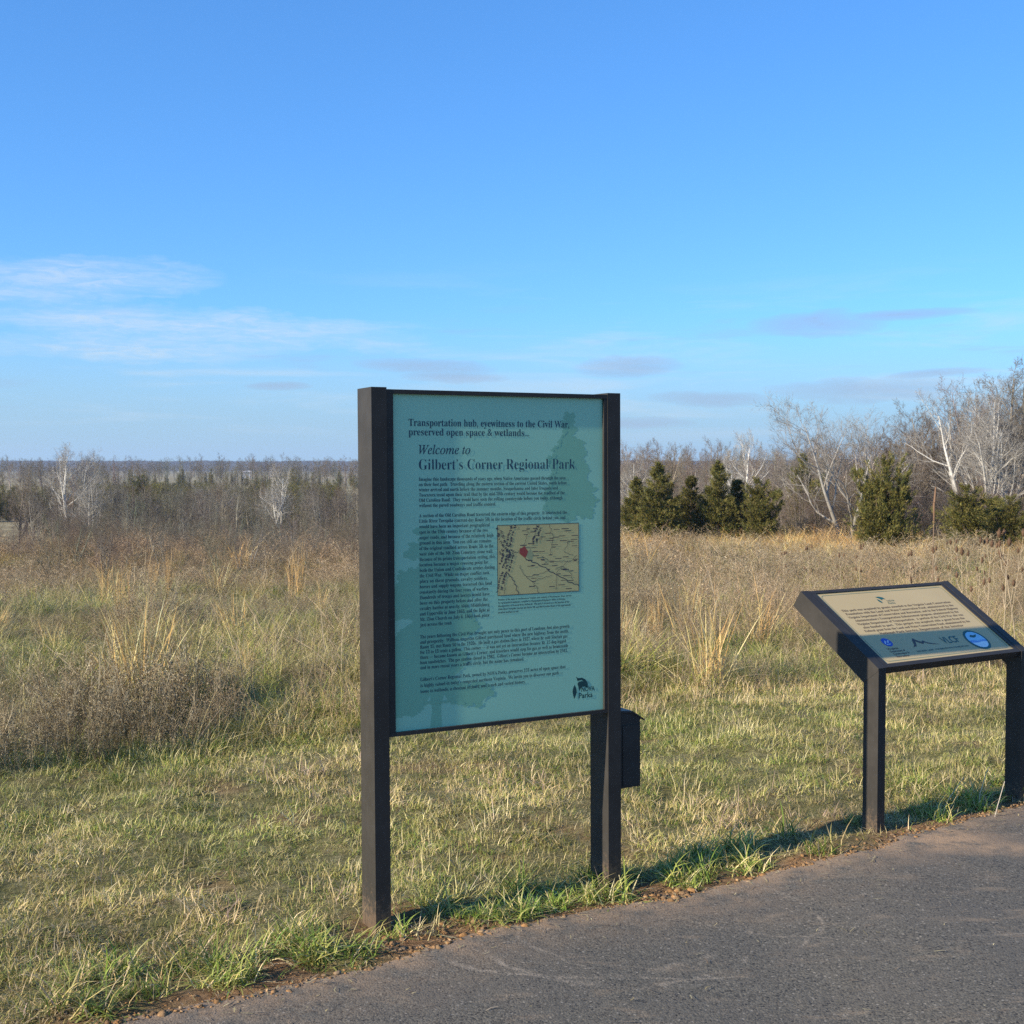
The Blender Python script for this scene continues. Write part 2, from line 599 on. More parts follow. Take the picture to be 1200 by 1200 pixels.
def build_path():
    # along the edge, then back across the path to its far side behind the camera
    xs = np.concatenate([np.arange(-38, -4, 0.5), np.arange(-4, 5, 0.025), np.arange(5, 38, 0.5)])
    ey = edge_y(xs) + 0.035 * (vn1.fbm(xs * 7, xs * 0 + 3, 3) - 0.5) + 0.02 * (vn4(xs * 31, xs * 0) - 0.5)
    off = np.concatenate([[-0.001, 0.0, 0.02, 0.05], np.arange(0.1, 1.6, 0.05), np.arange(1.6, 4, 0.2), np.arange(4, 7.6, 0.6)])
    X = np.repeat(xs[:, None], len(off), 1) + off[None, :] * 0.54
    Y = ey[:, None] - off[None, :] * 0.84
    Z = 0.014 + 0.010 * (vn2.fbm(X * 1.2, Y * 1.2, 3) - 0.5) + 0.004 * (vn3.fbm(X * 9, Y * 9, 2) - 0.5)
    Z = Z - 0.012 * np.exp(-off / 0.02)[None, :] * (0.4 + vn4(X * 23, Y * 23))
    Z = Z + rise(X, Y)
    Z[:, 0] -= 0.07
    V = np.stack([X, Y, Z], -1).reshape(-1, 3)
    t = MT('asphalt', 0.88, 0.3)
    p = t.pos()
    vo = t.voro(p, 150)
    vo2 = t.voro(p, 42)
    n1 = t.noise(p, 2.4, 6, 0.62)
    n2 = t.noise(p, 115, 3, 0.6)
    n3 = t.noise(t.mapping(p, (2.2, 5.5, 1), (0, 0, R(20))), 1.6, 7, 0.72, 0.5)
    base = t.mix(vo.outputs['Color'], (0.044, 0.040, 0.032), (0.172, 0.150, 0.112))
    base = t.mix(t.ramp(n1, 0.35, 0.7, 0, 0.55), base, (0.120, 0.103, 0.080))
    pit = t.ramp(n2, 0.30, 0.40, 1.0, 0.0)
    base = t.mix(t.math('MULTIPLY', pit, 0.85), base, (0.022, 0.020, 0.020))
    # bigger chips in the mix: sparse pale stones and dark ones
    spk = t.voro(p, 78)
    sps = t.N.new('ShaderNodeSeparateColor')
    t.L.new(spk.outputs['Color'], sps.inputs[0])
    core = t.ramp(spk.outputs['Distance'], 0.25, 0.45, 1.0, 0.0)
    base = t.mix(t.math('MULTIPLY', core, t.ramp(sps.outputs[0], 0.84, 0.90, 0.0, 0.75)), base, (0.27, 0.235, 0.185))
    base = t.mix(t.math('MULTIPLY', core, t.ramp(sps.outputs[1], 0.80, 0.86, 0.0, 0.9)), base, (0.020, 0.019, 0.018))
    dust = t.ramp(n3, 0.52, 0.72, 0, 0.52)
    base = t.mix(dust, base, (0.27, 0.20, 0.13))
    sp = t.N.new('ShaderNodeSeparateXYZ')
    t.L.new(p, sp.inputs[0])
    # earth trodden in along the edge
    ed = t.attr('edge_earth').outputs['Fac']
    n4 = t.noise(p, 7, 6, 0.7)
    base = t.mix(t.math('MULTIPLY', ed, t.ramp(n4, 0.3, 0.62)), base, (0.36, 0.235, 0.135))
    # pale scuff marks left by turning wheels
    sc_m = None
    for (cx, cy, r, w, az0) in ((0.20, 4.62, 0.62, 0.009, 0), (0.35, 4.42, 0.48, 0.008, 1), (1.5, 5.6, 1.35, 0.005, 3), (0.55, 4.55, 0.55, 0.006, 4)):
        dx = t.math('SUBTRACT', sp.outputs[0], cx)
        dy = t.math('SUBTRACT', sp.outputs[1], cy)
        rr = t.math('SQRT', t.math('ADD', t.math('MULTIPLY', dx, dx), t.math('MULTIPLY', dy, dy)))
        rr = t.math('ADD', rr, t.math('MULTIPLY', t.math('SUBTRACT', n1, 0.5), 0.22))
        m = t.ramp(t.math('ABSOLUTE', t.math('SUBTRACT', rr, r)), w * 0.3, w * 2.0, 1.0, 0.0)
        sc_m = m if sc_m is None else t.math('MAXIMUM', sc_m, m)
    brk = t.ramp(t.noise(p, 2.3, 5, 0.65), 0.42, 0.56)
    sc_m = t.math('MULTIPLY', t.math('MULTIPLY', sc_m, brk), t.ramp(t.noise(p, 40, 4, 0.7), 0.38, 0.62, 0.05, 0.55))
    base = t.mix(sc_m, base, (0.36, 0.29, 0.21))
    t.color(base)
    h = t.math('ADD', t.math('MULTIPLY', vo.outputs['Distance'], -0.6), t.math('MULTIPLY', pit, -1.2))
    h = t.math('ADD', h, t.math('MULTIPLY', vo2.outputs['Distance'], -0.25))
    t.bump(h, 0.6, 0.004)
    me = np_mesh('path', V, [grid_faces(len(xs), len(off))], t.m, smooth=True)
    a = me.attributes.new('edge_earth', 'FLOAT', 'POINT')
    e = np.exp(-(off[None, :] / (0.06 + 0.10 * vn1.fbm(X * 1.7, Y * 1.7, 3)[:, :]) * 0.8)) + 1.5 * np.exp(-(((X - 1.80) / 0.24) ** 2 + ((Y - 5.42) / 0.13) ** 2)) + 0.7 * np.exp(-(((X - 2.1) / 0.25) ** 2 + ((Y - 5.25) / 0.08) ** 2))
    a.data.foreach_set('value', np.clip(e, 0, 1).astype(np.float32).ravel())
    tag(mesh_obj('path', me), kind='structure')


build_path()

# ---------------------------------------------------------------- scatter tool (stuff only)


def proto_collection(name, meshes):
    c = bpy.data.collections.new(name)
    for i, me in enumerate(meshes):
        c.objects.link(bpy.data.objects.new('%s_%02d' % (name, i), me))
    return c


def scatter(name, P, rot, scl, pid, tint, coll, label):
    me = bpy.data.meshes.new(name)
    n = len(P)
    me.vertices.add(n)
    me.vertices.foreach_set('co', np.asarray(P, np.float32).ravel())
    for nm, typ, key, arr in (('rot', 'FLOAT_VECTOR', 'vector', rot), ('scl', 'FLOAT_VECTOR', 'vector', scl),
                              ('pid', 'INT', 'value', pid), ('tint', 'FLOAT_VECTOR', 'vector', tint)):
        a = me.attributes.new(nm, typ, 'POINT')
        a.data.foreach_set(key, np.asarray(arr, np.int32 if typ == 'INT' else np.float32).ravel())
    o = mesh_obj(name, me)
    g = bpy.data.node_groups.new(name, 'GeometryNodeTree')
    g.interface.new_socket('Geometry', in_out='INPUT', socket_type='NodeSocketGeometry')
    g.interface.new_socket('Geometry', in_out='OUTPUT', socket_type='NodeSocketGeometry')
    N, L = g.nodes, g.links
    gi, go = N.new('NodeGroupInput'), N.new('NodeGroupOutput')
    ci = N.new('GeometryNodeCollectionInfo')
    ci.inputs['Collection'].default_value = coll
    ci.inputs['Separate Children'].default_value = True
    ci.inputs['Reset Children'].default_value = True
    ip = N.new('GeometryNodeInstanceOnPoints')
    ip.inputs['Pick Instance'].default_value = True

    def na(nm, typ):
        q = N.new('GeometryNodeInputNamedAttribute')
        q.data_type = typ
        q.inputs['Name'].default_value = nm
        return q.outputs['Attribute']
    L.new(gi.outputs[0], ip.inputs['Points'])
    L.new(ci.outputs[0], ip.inputs['Instance'])
    L.new(na('pid', 'INT'), ip.inputs['Instance Index'])
    e2r = N.new('FunctionNodeEulerToRotation')
    L.new(na('rot', 'FLOAT_VECTOR'), e2r.inputs[0])
    L.new(e2r.outputs[0], ip.inputs['Rotation'])
    L.new(na('scl', 'FLOAT_VECTOR'), ip.inputs['Scale'])
    L.new(ip.outputs[0], go.inputs[0])
    md = o.modifiers.new('scatter', 'NODES')
    md.node_group = g
    tag(o, label, kind='stuff')
    return o


# ---------------------------------------------------------------- plant meshes


def blades(n, h, hs, w, spread, lean, curl, pal, rg, seg=2, lie=0.0):
    """n curved grass blades as one mesh: returns V, [quads, tris], C"""
    az = rg.uniform(0, 2 * math.pi, n)
    r = spread * np.sqrt(rg.random(n))
    ba = rg.uniform(0, 2 * math.pi, n)
    P = np.stack([r * np.cos(ba), r * np.sin(ba), np.full(n, -0.012)], 1)
    H = np.clip(rg.normal(h, hs, n), h * 0.3, h * 2)
    th = np.abs(rg.normal(lean, lean * 0.6, n)) + lie * (rg.random(n) < 0.3)
    D = np.stack([np.cos(az), np.sin(az)], 1)
    S = np.stack([-np.sin(az), np.cos(az), np.zeros(n)], 1)
    tw = rg.normal(0, 0.7, n)
    S = S * np.cos(tw)[:, None] + np.stack([np.cos(az), np.sin(az), np.zeros(n)], 1) * np.sin(tw)[:, None]
    k = seg + 1
    rows, ang = [P], th.copy()
    q = P.copy()
    for j in range(seg):
        st = H / seg
        q = q + np.stack([D[:, 0] * np.sin(ang) * st, D[:, 1] * np.sin(ang) * st, np.cos(ang) * st], 1)
        ang = np.minimum(ang + curl * rg.uniform(0.3, 1.4, n), 2.3)
        rows.append(q)
    V, vid = [], 0
    W = w * rg.uniform(0.6, 1.35, n)
    for j in range(seg):
        ww = (W * (1 - 0.55 * j / seg))[:, None] * 0.5
        V += [rows[j] - S * ww, rows[j] + S * ww]
    V.append(rows[seg])
    V = np.stack(V, 1)                        # n, 2*seg+1, 3
    m = 2 * seg + 1
    b = np.arange(n)[:, None] * m
    quads = np.concatenate([b + np.array([[2 * j, 2 * j + 1, 2 * j + 3, 2 * j + 2]]) for j in range(seg - 1)]) if seg > 1 else np.zeros((0, 4), int)
    tris = b + np.array([[2 * seg - 2, 2 * seg - 1, 2 * seg]])
    pal = np.array(pal)
    c = pal[rg.integers(0, len(pal), n)] * rg.uniform(0.75, 1.25, (n, 1))
    C = np.repeat(c[:, None, :], m, 1)
    return V.reshape(-1, 3), quads, tris, C.reshape(-1, 3)


def merge(parts):
    V, Q, T, C, o = [], [], [], [], 0
    for v, q, t, c in parts:
        V.append(v)
        C.append(c)
        if len(q):
            Q.append(np.asarray(q) + o)
        if len(t):
            T.append(np.asarray(t) + o)
        o += len(v)
    fs = []
    if Q:
        fs.append(np.concatenate(Q))
    if T:
        fs.append(np.concatenate(T))
    return np.concatenate(V), fs, np.concatenate(C)


def tubes(S, sides, colr, rg=None, jit=0.12):
    """S: (N,8) p0 p1 r0 r1 -> separate tapered tubes"""
    S = np.asarray(S, float)
    n = len(S)
    p0, p1, r0, r1 = S[:, :3], S[:, 3:6], S[:, 6], S[:, 7]
    d = p1 - p0
    d /= np.maximum(np.linalg.norm(d, axis=1), 1e-9)[:, None]
    up = np.where(np.abs(d[:, 2:3]) > 0.9, np.array([[1., 0, 0]]), np.array([[0, 0, 1.]]))
    a = np.cross(d, up)
    a /= np.linalg.norm(a, axis=1)[:, None]
    b = np.cross(d, a)
    an = np.arange(sides) * 2 * math.pi / sides
    ring = np.cos(an)[None, :, None] * a[:, None, :] + np.sin(an)[None, :, None] * b[:, None, :]
    V = np.concatenate([p0[:, None] + ring * r0[:, None, None], p1[:, None] + ring * r1[:, None, None]], 1)
    base = (np.arange(n) * 2 * sides)[:, None]
    i = np.arange(sides)
    j = (i + 1) % sides
    Q = np.stack([i, j, j + sides, i + sides], 1)
    Q = (base[:, :, None] + Q[None]).reshape(-1, 4)
    c = np.asarray(colr, float)
    c = np.repeat(c[None], n, 0) if c.ndim == 1 else c
    if rg is not None:
        c = c * rg.uniform(1 - jit, 1 + jit, (n, 1))
    C = np.repeat(c[:, None], 2 * sides, 1).reshape(-1, 3)
    return V.reshape(-1, 3), Q, np.zeros((0, 3), int), C


GREEN = [(0.135, 0.205, 0.030), (0.180, 0.240, 0.042), (0.230, 0.260, 0.056), (0.110, 0.180, 0.032), (0.210, 0.240, 0.050)]
OLIVE = [(0.290, 0.280, 0.072), (0.360, 0.320, 0.094), (0.240, 0.250, 0.060), (0.410, 0.355, 0.125)]
STRAW = [(0.520, 0.430, 0.205), (0.450, 0.360, 0.165), (0.580, 0.500, 0.275), (0.390, 0.305, 0.135), (0.510, 0.425, 0.225)]
GREYB = [(0.300, 0.225, 0.155), (0.245, 0.180, 0.120), (0.350, 0.275, 0.195), (0.390, 0.315, 0.225), (0.215, 0.148, 0.095)]
BRUSH = [(0.290, 0.220, 0.145), (0.200, 0.145, 0.092), (0.360, 0.285, 0.195), (0.430, 0.355, 0.255), (0.165, 0.112, 0.068)]
ORANGE = [(0.50, 0.31, 0.12), (0.56, 0.37, 0.16), (0.44, 0.26, 0.10), (0.52, 0.38, 0.20)]


def lawn_protos():
    rg = np.random.default_rng(11)
    out = []
    for i in range(10):
        mixp = [GREEN * 2 + OLIVE * 3 + STRAW, OLIVE * 3 + STRAW, GREEN * 2 + OLIVE, STRAW + OLIVE * 2, OLIVE * 2 + GREEN][i % 5]
        parts = [blades(42, 0.042, 0.016, 0.0029, 0.055, 0.80, 0.65, mixp, rg, 3, 0.5)]
        parts.append(blades(26, 0.046, 0.016, 0.0025, 0.065, 1.20, 0.25, STRAW + OLIVE, rg, 2, 0.2))
        V, f, C = merge(parts)
        out.append(np_mesh('lawn_tuft', V, f, M_BLADE, C))
    for i in range(4):                       # lush green tufts along the path's edge
        parts = [blades(50, 0.098, 0.030, 0.0046, 0.055, 0.6, 0.42, GREEN * 3 + OLIVE, rg, 4, 0.3),
                 blades(16, 0.12, 0.03, 0.0042, 0.06, 0.9, 0.3, STRAW + OLIVE, rg, 3, 0.2)]
        V, f, C = merge(parts)
        out.append(np_mesh('edge_tuft', V, f, M_BLADE, C))
    for i in range(2):                       # pale dead tuft
        parts = [blades(44, 0.085, 0.03, 0.0034, 0.06, 0.8, 0.3, STRAW * 2 + GREYB, rg, 3, 0.4)]
        V, f, C = merge(parts)
        out.append(np_mesh('dead_tuft', V, f, M_BLADE, C))
    return out


def forb_mesh(rg, h, stems, pal, heads=True, spread=0.16, twigs=9, mat=None, thick=0.0034):
    """dead branching weed: stems, side twigs, little dry seed heads"""
    S, Vh = [], []
    for k in range(stems):
        az, ln = rg.uniform(0, 6.283), abs(rg.normal(0.16, 0.14))
        r = spread * math.sqrt(rg.random())
        p = np.array([r * math.cos(az), r * math.sin(az), -0.02])
        H = h * rg.uniform(0.6, 1.1)
        d = np.array([math.cos(az) * math.sin(ln), math.sin(az) * math.sin(ln), math.cos(ln)])
        n = 5
        rad = thick * (H / 0.8) ** 0.5
        pts = [p]
        for j in range(n):
            d = d + rg.normal(0, 0.09, 3)
            d /= np.linalg.norm(d)
            q = p + d * H / n
            S.append([*p, *q, rad * (1 - 0.12 * j), rad * (1 - 0.12 * (j + 1))])
            p = q
            pts.append(p)
        for j in range(twigs):
            f = rg.uniform(0.25, 1.0) * n
            i = min(int(f), n - 1)
            o = pts[i] + (pts[i + 1] - pts[i]) * (f - i)
            a2 = rg.uniform(0, 6.283)
            e = rg.uniform(0.3, 1.1)
            td = np.array([math.cos(a2) * math.sin(e), math.sin(a2) * math.sin(e), math.cos(e)])
            tl = H * rg.uniform(0.08, 0.26)
            m = o + td * tl * 0.6
            e2 = m + (td + rg.normal(0, 0.35, 3)) * tl * 0.5
            S.append([*o, *m, rad * 0.55, rad * 0.45])
            S.append([*m, *e2, rad * 0.45, rad * 0.3])
            if heads:
                for z in (m, e2, (m + e2) / 2):
                    Vh.append(z + rg.normal(0, 0.012, 3))
    S = np.array(S)
    pal = np.array(pal)
    parts = [tubes(S, 3, pal[rg.integers(0, len(pal), len(S))], rg, 0.2)]
    if heads and len(Vh):
        Vh = np.repeat(np.array(Vh), 2, 0)
        n = len(Vh)
        a = rg.normal(0, 1, (n, 3))
        b = rg.normal(0, 1, (n, 3))
        a /= np.linalg.norm(a, axis=1)[:, None]
        b /= np.linalg.norm(b, axis=1)[:, None]
        s = rg.uniform(0.005, 0.012, (n, 1))
        c = Vh + rg.normal(0, 0.008, (n, 3))
        V = np.stack([c + a * s, c + b * s * 0.6, c - a * s], 1).reshape(-1, 3)
        T = np.arange(n)[:, None] * 3 + np.array([[0, 1, 2]])
        cc = pal[rg.integers(0, len(pal), n)] * rg.uniform(0.7, 1.35, (n, 1))
        parts.append((V, np.zeros((0, 4), int), T, np.repeat(cc[:, None], 3, 1).reshape(-1, 3)))
    V, f, C = merge(parts)
    return np_mesh('dead_weed', V, f, mat or M_DRY, C)


def meadow_protos():
    rg = np.random.default_rng(5)
    out = []

    def gr(parts, nm):
        V, f, C = merge(parts)
        out.append(np_mesh(nm, V, f, M_BLADE, C))
    for i in range(3):   # 0-2 straw tussock
        gr([blades(64, 0.34, 0.10, 0.0040, 0.11, 0.45, 0.36, STRAW * 2 + OLIVE * 2, rg, 4, 0.4), blades(30, 0.24, 0.07, 0.005, 0.15, 1.0, 0.2, STRAW + GREYB, rg, 3, 0.2)], 'straw_tussock')
    for i in range(3):   # 3-5 green tussock
        gr([blades(64, 0.26, 0.08, 0.0046, 0.12, 0.55, 0.40, GREEN * 3 + OLIVE, rg, 4, 0.4), blades(26, 0.24, 0.07, 0.0045, 0.15, 0.8, 0.3, OLIVE + STRAW, rg, 3, 0.2)], 'green_tussock')
    for i in range(4):   # 6-9 dead weeds
        out.append(forb_mesh(rg, 0.72, 7, GREYB, True, 0.16, 10))
    for i in range(2):   # 10-11 lodged tangle
        gr([blades(70, 0.42, 0.12, 0.0045, 0.20, 1.05, 0.22, STRAW + GREYB * 2, rg, 4, 0.2)], 'lodged_tangle')
    for i in range(2):   # 12-13 golden broomsedge for the far field
        gr([blades(60, 0.62, 0.14, 0.0055, 0.10, 0.16, 0.07, ORANGE + STRAW, rg, 4, 0.1)], 'broomsedge')
    for i in range(3):   # 14-16 bushy grey brush with many twigs
        out.append(forb_mesh(rg, 0.55, 13, BRUSH, True, 0.26, 10, thick=0.0042))
    return out


LAWN = proto_collection('lawn_tuft', lawn_protos())
MEADOW = proto_collection('meadow_plant', meadow_protos())


def in_view(x, y, mx=1.5, k=0.435):
    return np.abs(x) < k * y + mx


def place_lawn():
    rg = np.random.default_rng(21)
    n = 84000
    x = rg.uniform(-7, 9, n)
    y = rg.uniform(1.5, 12.5, n)
    d = edge_d(x, y)
    ok = (d > 0.02) & (y < rough_y(x) + 0.5) & in_view(x, y, 1.2)
    bare = sst(vn3.fbm(x * 2.6, y * 2.6, 4), 0.58, 0.70)
    ok &= rg.random(n) > 0.40 * bare
    soil = np.exp(-(np.clip(d - 0.01, 0, 9) / 0.06) ** 2)
    ok &= rg.random(n) > soil * 0.93
    for (bx, by, r) in ((-0.36, 4.42, 0.24), (0.55, 4.86, 0.13), (1.85, 5.55, 0.12), (-0.78, 4.08, 0.12)):
        ok &= ~((np.hypot(x - bx, y - by) < r) & (rg.random(n) < 0.9))
    ok &= rg.random(n) < np.interp(y, [3, 6, 10], [1.0, 0.85, 0.7])
    x, y = x[ok], y[ok]
    n = len(x)
    pat = vn1.fbm(x * 0.9, y * 0.9, 3)
    pat2 = vn2.fbm(x * 2.4, y * 2.4, 3)
    pid = rg.integers(0, 5, n) + 5 * rg.integers(0, 2, n)
    dry = rg.random(n) < sst(pat, 0.45, 0.68) * 0.6
    pid = np.where(dry, np.where(rg.random(n) < 0.5, 1, 3) + 5 * rg.integers(0, 2, n), pid)
    lush = rg.random(n) < sst(pat2, 0.48, 0.66) * 0.7
    pid = np.where(lush, 2 + 5 * rg.integers(0, 2, n), pid)
    d = edge_d(x, y)
    rim = (d < 0.36) & (rg.random(n) < 0.42) & (pat2 > 0.34)
    pid = np.where(rim, rg.integers(10, 14, n), pid)
    dead = rg.random(n) < 0.02
    pid = np.where(dead, rg.integers(14, 16, n), pid)
    s = rg.uniform(0.7, 1.25, n) * np.interp(pat2, [0.3, 0.7], [0.85, 1.3])
    s = s * np.interp(vn4.fbm(x * 5.5, y * 5.5, 2), [0.25, 0.75], [0.62, 1.38])
    s = s * np.interp(y, [4, 10], [1.0, 1.2])
    s = np.minimum(s, 1.3)
    # longer turf where mower does not reach, at the boundary
    s = s * (1 + 0.6 * sst(y - rough_y(x), -0.5, 0.4))
    tint = np.stack([np.interp(pat, [0.25, 0.75], [0.98, 1.14]), np.full(n, 1.03), np.interp(pat, [0.25, 0.75], [0.92, 1.12])], 1) * rg.uniform(0.85, 1.4, (n, 1)) * np.interp(vn1.fbm(x * 4.2 + 7, y * 4.2, 2), [0.25, 0.75], [0.72, 1.28])[:, None]
    rot = np.stack([rg.normal(0, 0.12, n), rg.normal(0, 0.12, n), rg.uniform(0, 6.283, n)], 1)
    P = np.stack([x, y, land(x, y)], 1)
    scatter('mown_grass', P, rot, np.stack([s, s, s * rg.uniform(0.75, 1.2, n)], 1), pid, tint, LAWN,
            'short yellow-green mown grass between the path and the rough field')


place_lawn()


def place_meadow():
    rg = np.random.default_rng(31)
    X, Y = [], []
    for (y0, y1, dens) in ((3, 9, 50), (9, 13, 42), (13, 20, 27), (20, 32, 14), (32, 48, 8), (48, 78, 5)):
        w = 0.45 * y1 + 3
        n = int((y1 - y0) * 2 * w * dens)
        X.append(rg.uniform(-w, w, n))
        Y.append(rg.uniform(y0, y1, n))
    x, y = np.concatenate(X), np.concatenate(Y)
    ok = in_view(x, y, 2.0) & (y > rough_y(x) + 0.1) & (edge_d(x, y) > 0.6)
    t = x / y
    ok &= ~((y > 56) & (t < -0.02) & (rg.random(len(x)) < 0.0))
    x, y, t = x[ok], y[ok], t[ok]
    n = len(x)
    pa = vn1.fbm(x * 0.55, y * 0.55, 3)
    pb = vn2.fbm(x * 0.62 + 5, y * 0.34, 3)
    pc = vn4.fbm(x * 0.33, y * 0.33 + 9, 3)
    edge = y - rough_y(x)
    # weights for straw, green, weeds, tangle, broomsedge, brush
    rt = sst(t, -0.02, 0.08)
    w_straw = 1.5 + 0.9 * sst(pa, 0.35, 0.65)
    w_green = 5.2 * sst(pb, 0.45, 0.58) * np.interp(y, [7, 11, 22, 34, 48], [0.8, 1.1, 0.9, 0.30, 0.05]) + 0.25
    w_green = w_green + 3.0 * np.exp(-(((x + 2.0) / 1.7) ** 2 + ((y - 14) / 3.5) ** 2)) * sst(pa, 0.3, 0.55)
    w_green = w_green + 2.4 * np.exp(-(((x - 2.6) / 1.0) ** 2 + ((y - 14.5) / 2.0) ** 2))
    w_weed = 0.03 + 0.9 * sst(pc, 0.50, 0.66) * sst(y, 9, 14) + 1.5 * sst(y, 20, 34) * (1 - 0.8 * rt * sst(y, 26, 40))
    w_tang = 1.3 + 1.6 * sst(pa, 0.45, 0.7)
    w_weed = w_weed + 1.3 * rt * sst(pc, 0.40, 0.6) * sst(y, 10, 15)
    w_broom = 0.06 + 3.6 * rt * sst(y, 36, 52) 
    left_brush = (1 - sst(x, -2.5, -1.3)) * np.exp(-(edge / 1.35) ** 2) * sst(vn3.fbm(x * 1.7, y * 1.7, 3), 0.18, 0.4)
    w_brush = 0.06 + 11.0 * left_brush + 1.6 * np.exp(-(((x + 1.3) / 0.5) ** 2 + ((y - 8.0) / 0.4) ** 2)) + 1.6 * sst(vn3.fbm(x * 0.7, y * 0.7, 2), 0.54, 0.70) * sst(y, 8, 11)
    W = np.stack([w_straw, w_green, w_weed, w_tang, w_broom, w_brush], 1)
    W = np.cumsum(W / W.sum(1, keepdims=True), 1)
    k = (rg.random(n)[:, None] > W).sum(1)
    first = np.array([0, 3, 6, 10, 12, 14])[k]
    num = np.array([3, 3, 4, 2, 2, 3])[k]
    pid = first + (rg.random(n) * num).astype(int)
    s = rg.uniform(0.65, 1.2, n)
    hgt = np.interp(y, [6, 9, 14, 30, 60], [0.72, 0.80, 0.85, 0.95, 1.05]) * np.interp(vn4.fbm(x * 0.9, y * 0.9, 3), [0.3, 0.7], [0.42, 1.2])
    lump = vn2.fbm(x * 1.9 + 3, y * 1.2, 2)
    hgt = hgt * np.interp(lump, [0.25, 0.75], [0.6, 1.25]) * np.interp(y, [8, 20, 34], [0.98, 0.95, 1.0])
    hgt = hgt * np.interp(edge, [0, 0.8, 3.0], [0.85, 1.0, 1.0])
    hgt = hgt * np.where(k == 2, np.interp(edge, [0, 3, 8, 16], [0.6, 0.75, 0.9, 1.1]), 1)
    hgt = hgt * np.where((t > 0.0) & (y < 22), 1.0, 1.0)
    hgt = np.where(k == 5, np.maximum(hgt * 0.8, 0.5) * np.interp(left_brush, [0, 0.4], [0.9, 1.15]), hgt)
    s = s * hgt
    wide = np.interp(y, [8, 16, 30, 60], [1.15, 1.4, 1.9, 2.7])
    g = vn3.fbm(x * 0.25, y * 0.25, 3)
    tint = np.stack([np.interp(g, [0.3, 0.7], [0.92, 1.10]), np.interp(g, [0.3, 0.7], [0.95, 1.03]), np.interp(g, [0.3, 0.7], [0.85, 0.90])], 1)
    tint = tint * rg.uniform(0.75, 1.3, (n, 1)) * np.interp(lump, [0.25, 0.75], [0.8, 1.2])[:, None]
    pink = (sst(y, 20, 34) * (t < 0.02))[:, None]
    tint = tint * (1 - pink + pink * np.array([[1.0, 0.95, 0.93]]))
    gold = (sst(t, 0.0, 0.1) * sst(y, 38, 52))[:, None]
    tint = tint * (1 - gold + gold * np.array([[1.10, 1.00, 0.85]]))
    rot = np.stack([rg.normal(0, 0.15, n), rg.normal(0, 0.15, n), rg.uniform(0, 6.283, n)], 1)
    P = np.stack([x, y, land(x, y)], 1)
    scatter('meadow_grass', P, rot, np.stack([s * wide, s * wide, s], 1), pid, tint, MEADOW,
            'tall dry meadow grass and dead weeds covering the rough field')


place_meadow()

# ---------------------------------------------------------------- clods and stones along the edge


def build_clods():
    rg = np.random.default_rng(41)
    bm = bmesh.new()
    bmesh.ops.create_icosphere(bm, subdivisions=2, radius=1)
    v0 = np.array([v.co[:] for v in bm.verts])
    bm.verts.index_update()
    f0 = np.array([[v.index for v in f.verts] for f in bm.faces])
    bm.free()
    n = 2600
    x = rg.uniform(-3.2, 4.2, n)
    d = np.abs(rg.normal(0.02, 0.065, n)) - 0.05
    s = np.clip(rg.lognormal(-5.75, 0.5, n), 0.0015, 0.016)
    extra = [(-0.33, 4.33, 0.12, 90, 0.020), (-0.20, 4.47, 0.10, 60, 0.022), (0.60, 4.80, 0.09, 80, 0.022), (0.47, 4.80, 0.06, 40, 0.016), (1.80, 5.45, 0.12, 30, 0.010), (-0.8, 4.0, 0.15, 60, 0.012), (-0.12, 4.5, 0.12, 40, 0.018)]
    y = edge_y(x) + d / 0.84
    for (cx, cy, r, m, sz) in extra:
        a = rg.uniform(0, 6.283, m)
        q = r * np.sqrt(rg.random(m))
        x = np.concatenate([x, cx + q * np.cos(a)])
        y = np.concatenate([y, cy + q * np.sin(a)])
        s = np.concatenate([s, np.minimum(sz * rg.lognormal(-1.35, 0.6, m), 0.015)])
    n = len(x)
    z = np.maximum(land(x, y), np.where(edge_d(x, y) < 0, 0.012 + rise(x, y), -1)) - s * 0.10
    lump = np.clip(1 + 0.6 * np.einsum('nk,vk->nv', rg.normal(0, 1, (n, 3)), v0) * rg.uniform(0, 0.7, (n, 1)), 0.45, 1.7)
    V = v0[None] * lump[..., None] * (1 + rg.normal(0, 0.24, (n, len(v0), 1)))
    V = V * (s[:, None] * np.stack([rg.uniform(0.8, 1.5, n), rg.uniform(0.7, 1.2, n), rg.uniform(0.4, 0.9, n)], 1))[:, None, :]
    a = rg.uniform(0, 6.283, n)
    ca, sa = np.cos(a)[:, None], np.sin(a)[:, None]
    V = np.stack([V[..., 0] * ca - V[..., 1] * sa, V[..., 0] * sa + V[..., 1] * ca, V[..., 2]], -1)
    V = V + np.stack([x, y, z], 1)[:, None]
    F_ = (np.arange(n)[:, None, None] * len(v0) + f0[None]).reshape(-1, 3)
    pal = np.array([(0.33, 0.19, 0.085), (0.28, 0.165, 0.08), (0.38, 0.24, 0.125), (0.22, 0.14, 0.075), (0.30, 0.21, 0.125), (0.36, 0.20, 0.085)])
    C = np.repeat((pal[rg.integers(0, 6, n)] * rg.uniform(0.75, 1.2, (n, 1)))[:, None], len(v0), 1).reshape(-1, 3)
    t = MT('clay_soil', 0.95, 0.1)
    nn = t.noise(t.pos(), 120, 4, 0.6)
    t.color(t.mix(t.ramp(nn, 0.3, 0.7), t.attr('tone').outputs['Color'], t.mix(1.0, t.attr('tone').outputs['Color'], (0.65, 0.6, 0.55), 'MULTIPLY')))
    t.bump(nn, 0.6, 0.004)
    o = mesh_obj('soil_clods', np_mesh('soil_clods', V.reshape(-1, 3), [F_], t.m, C))
    tag(o, 'loose orange-brown clay clods along the edge of the asphalt path', kind='stuff')


build_clods()


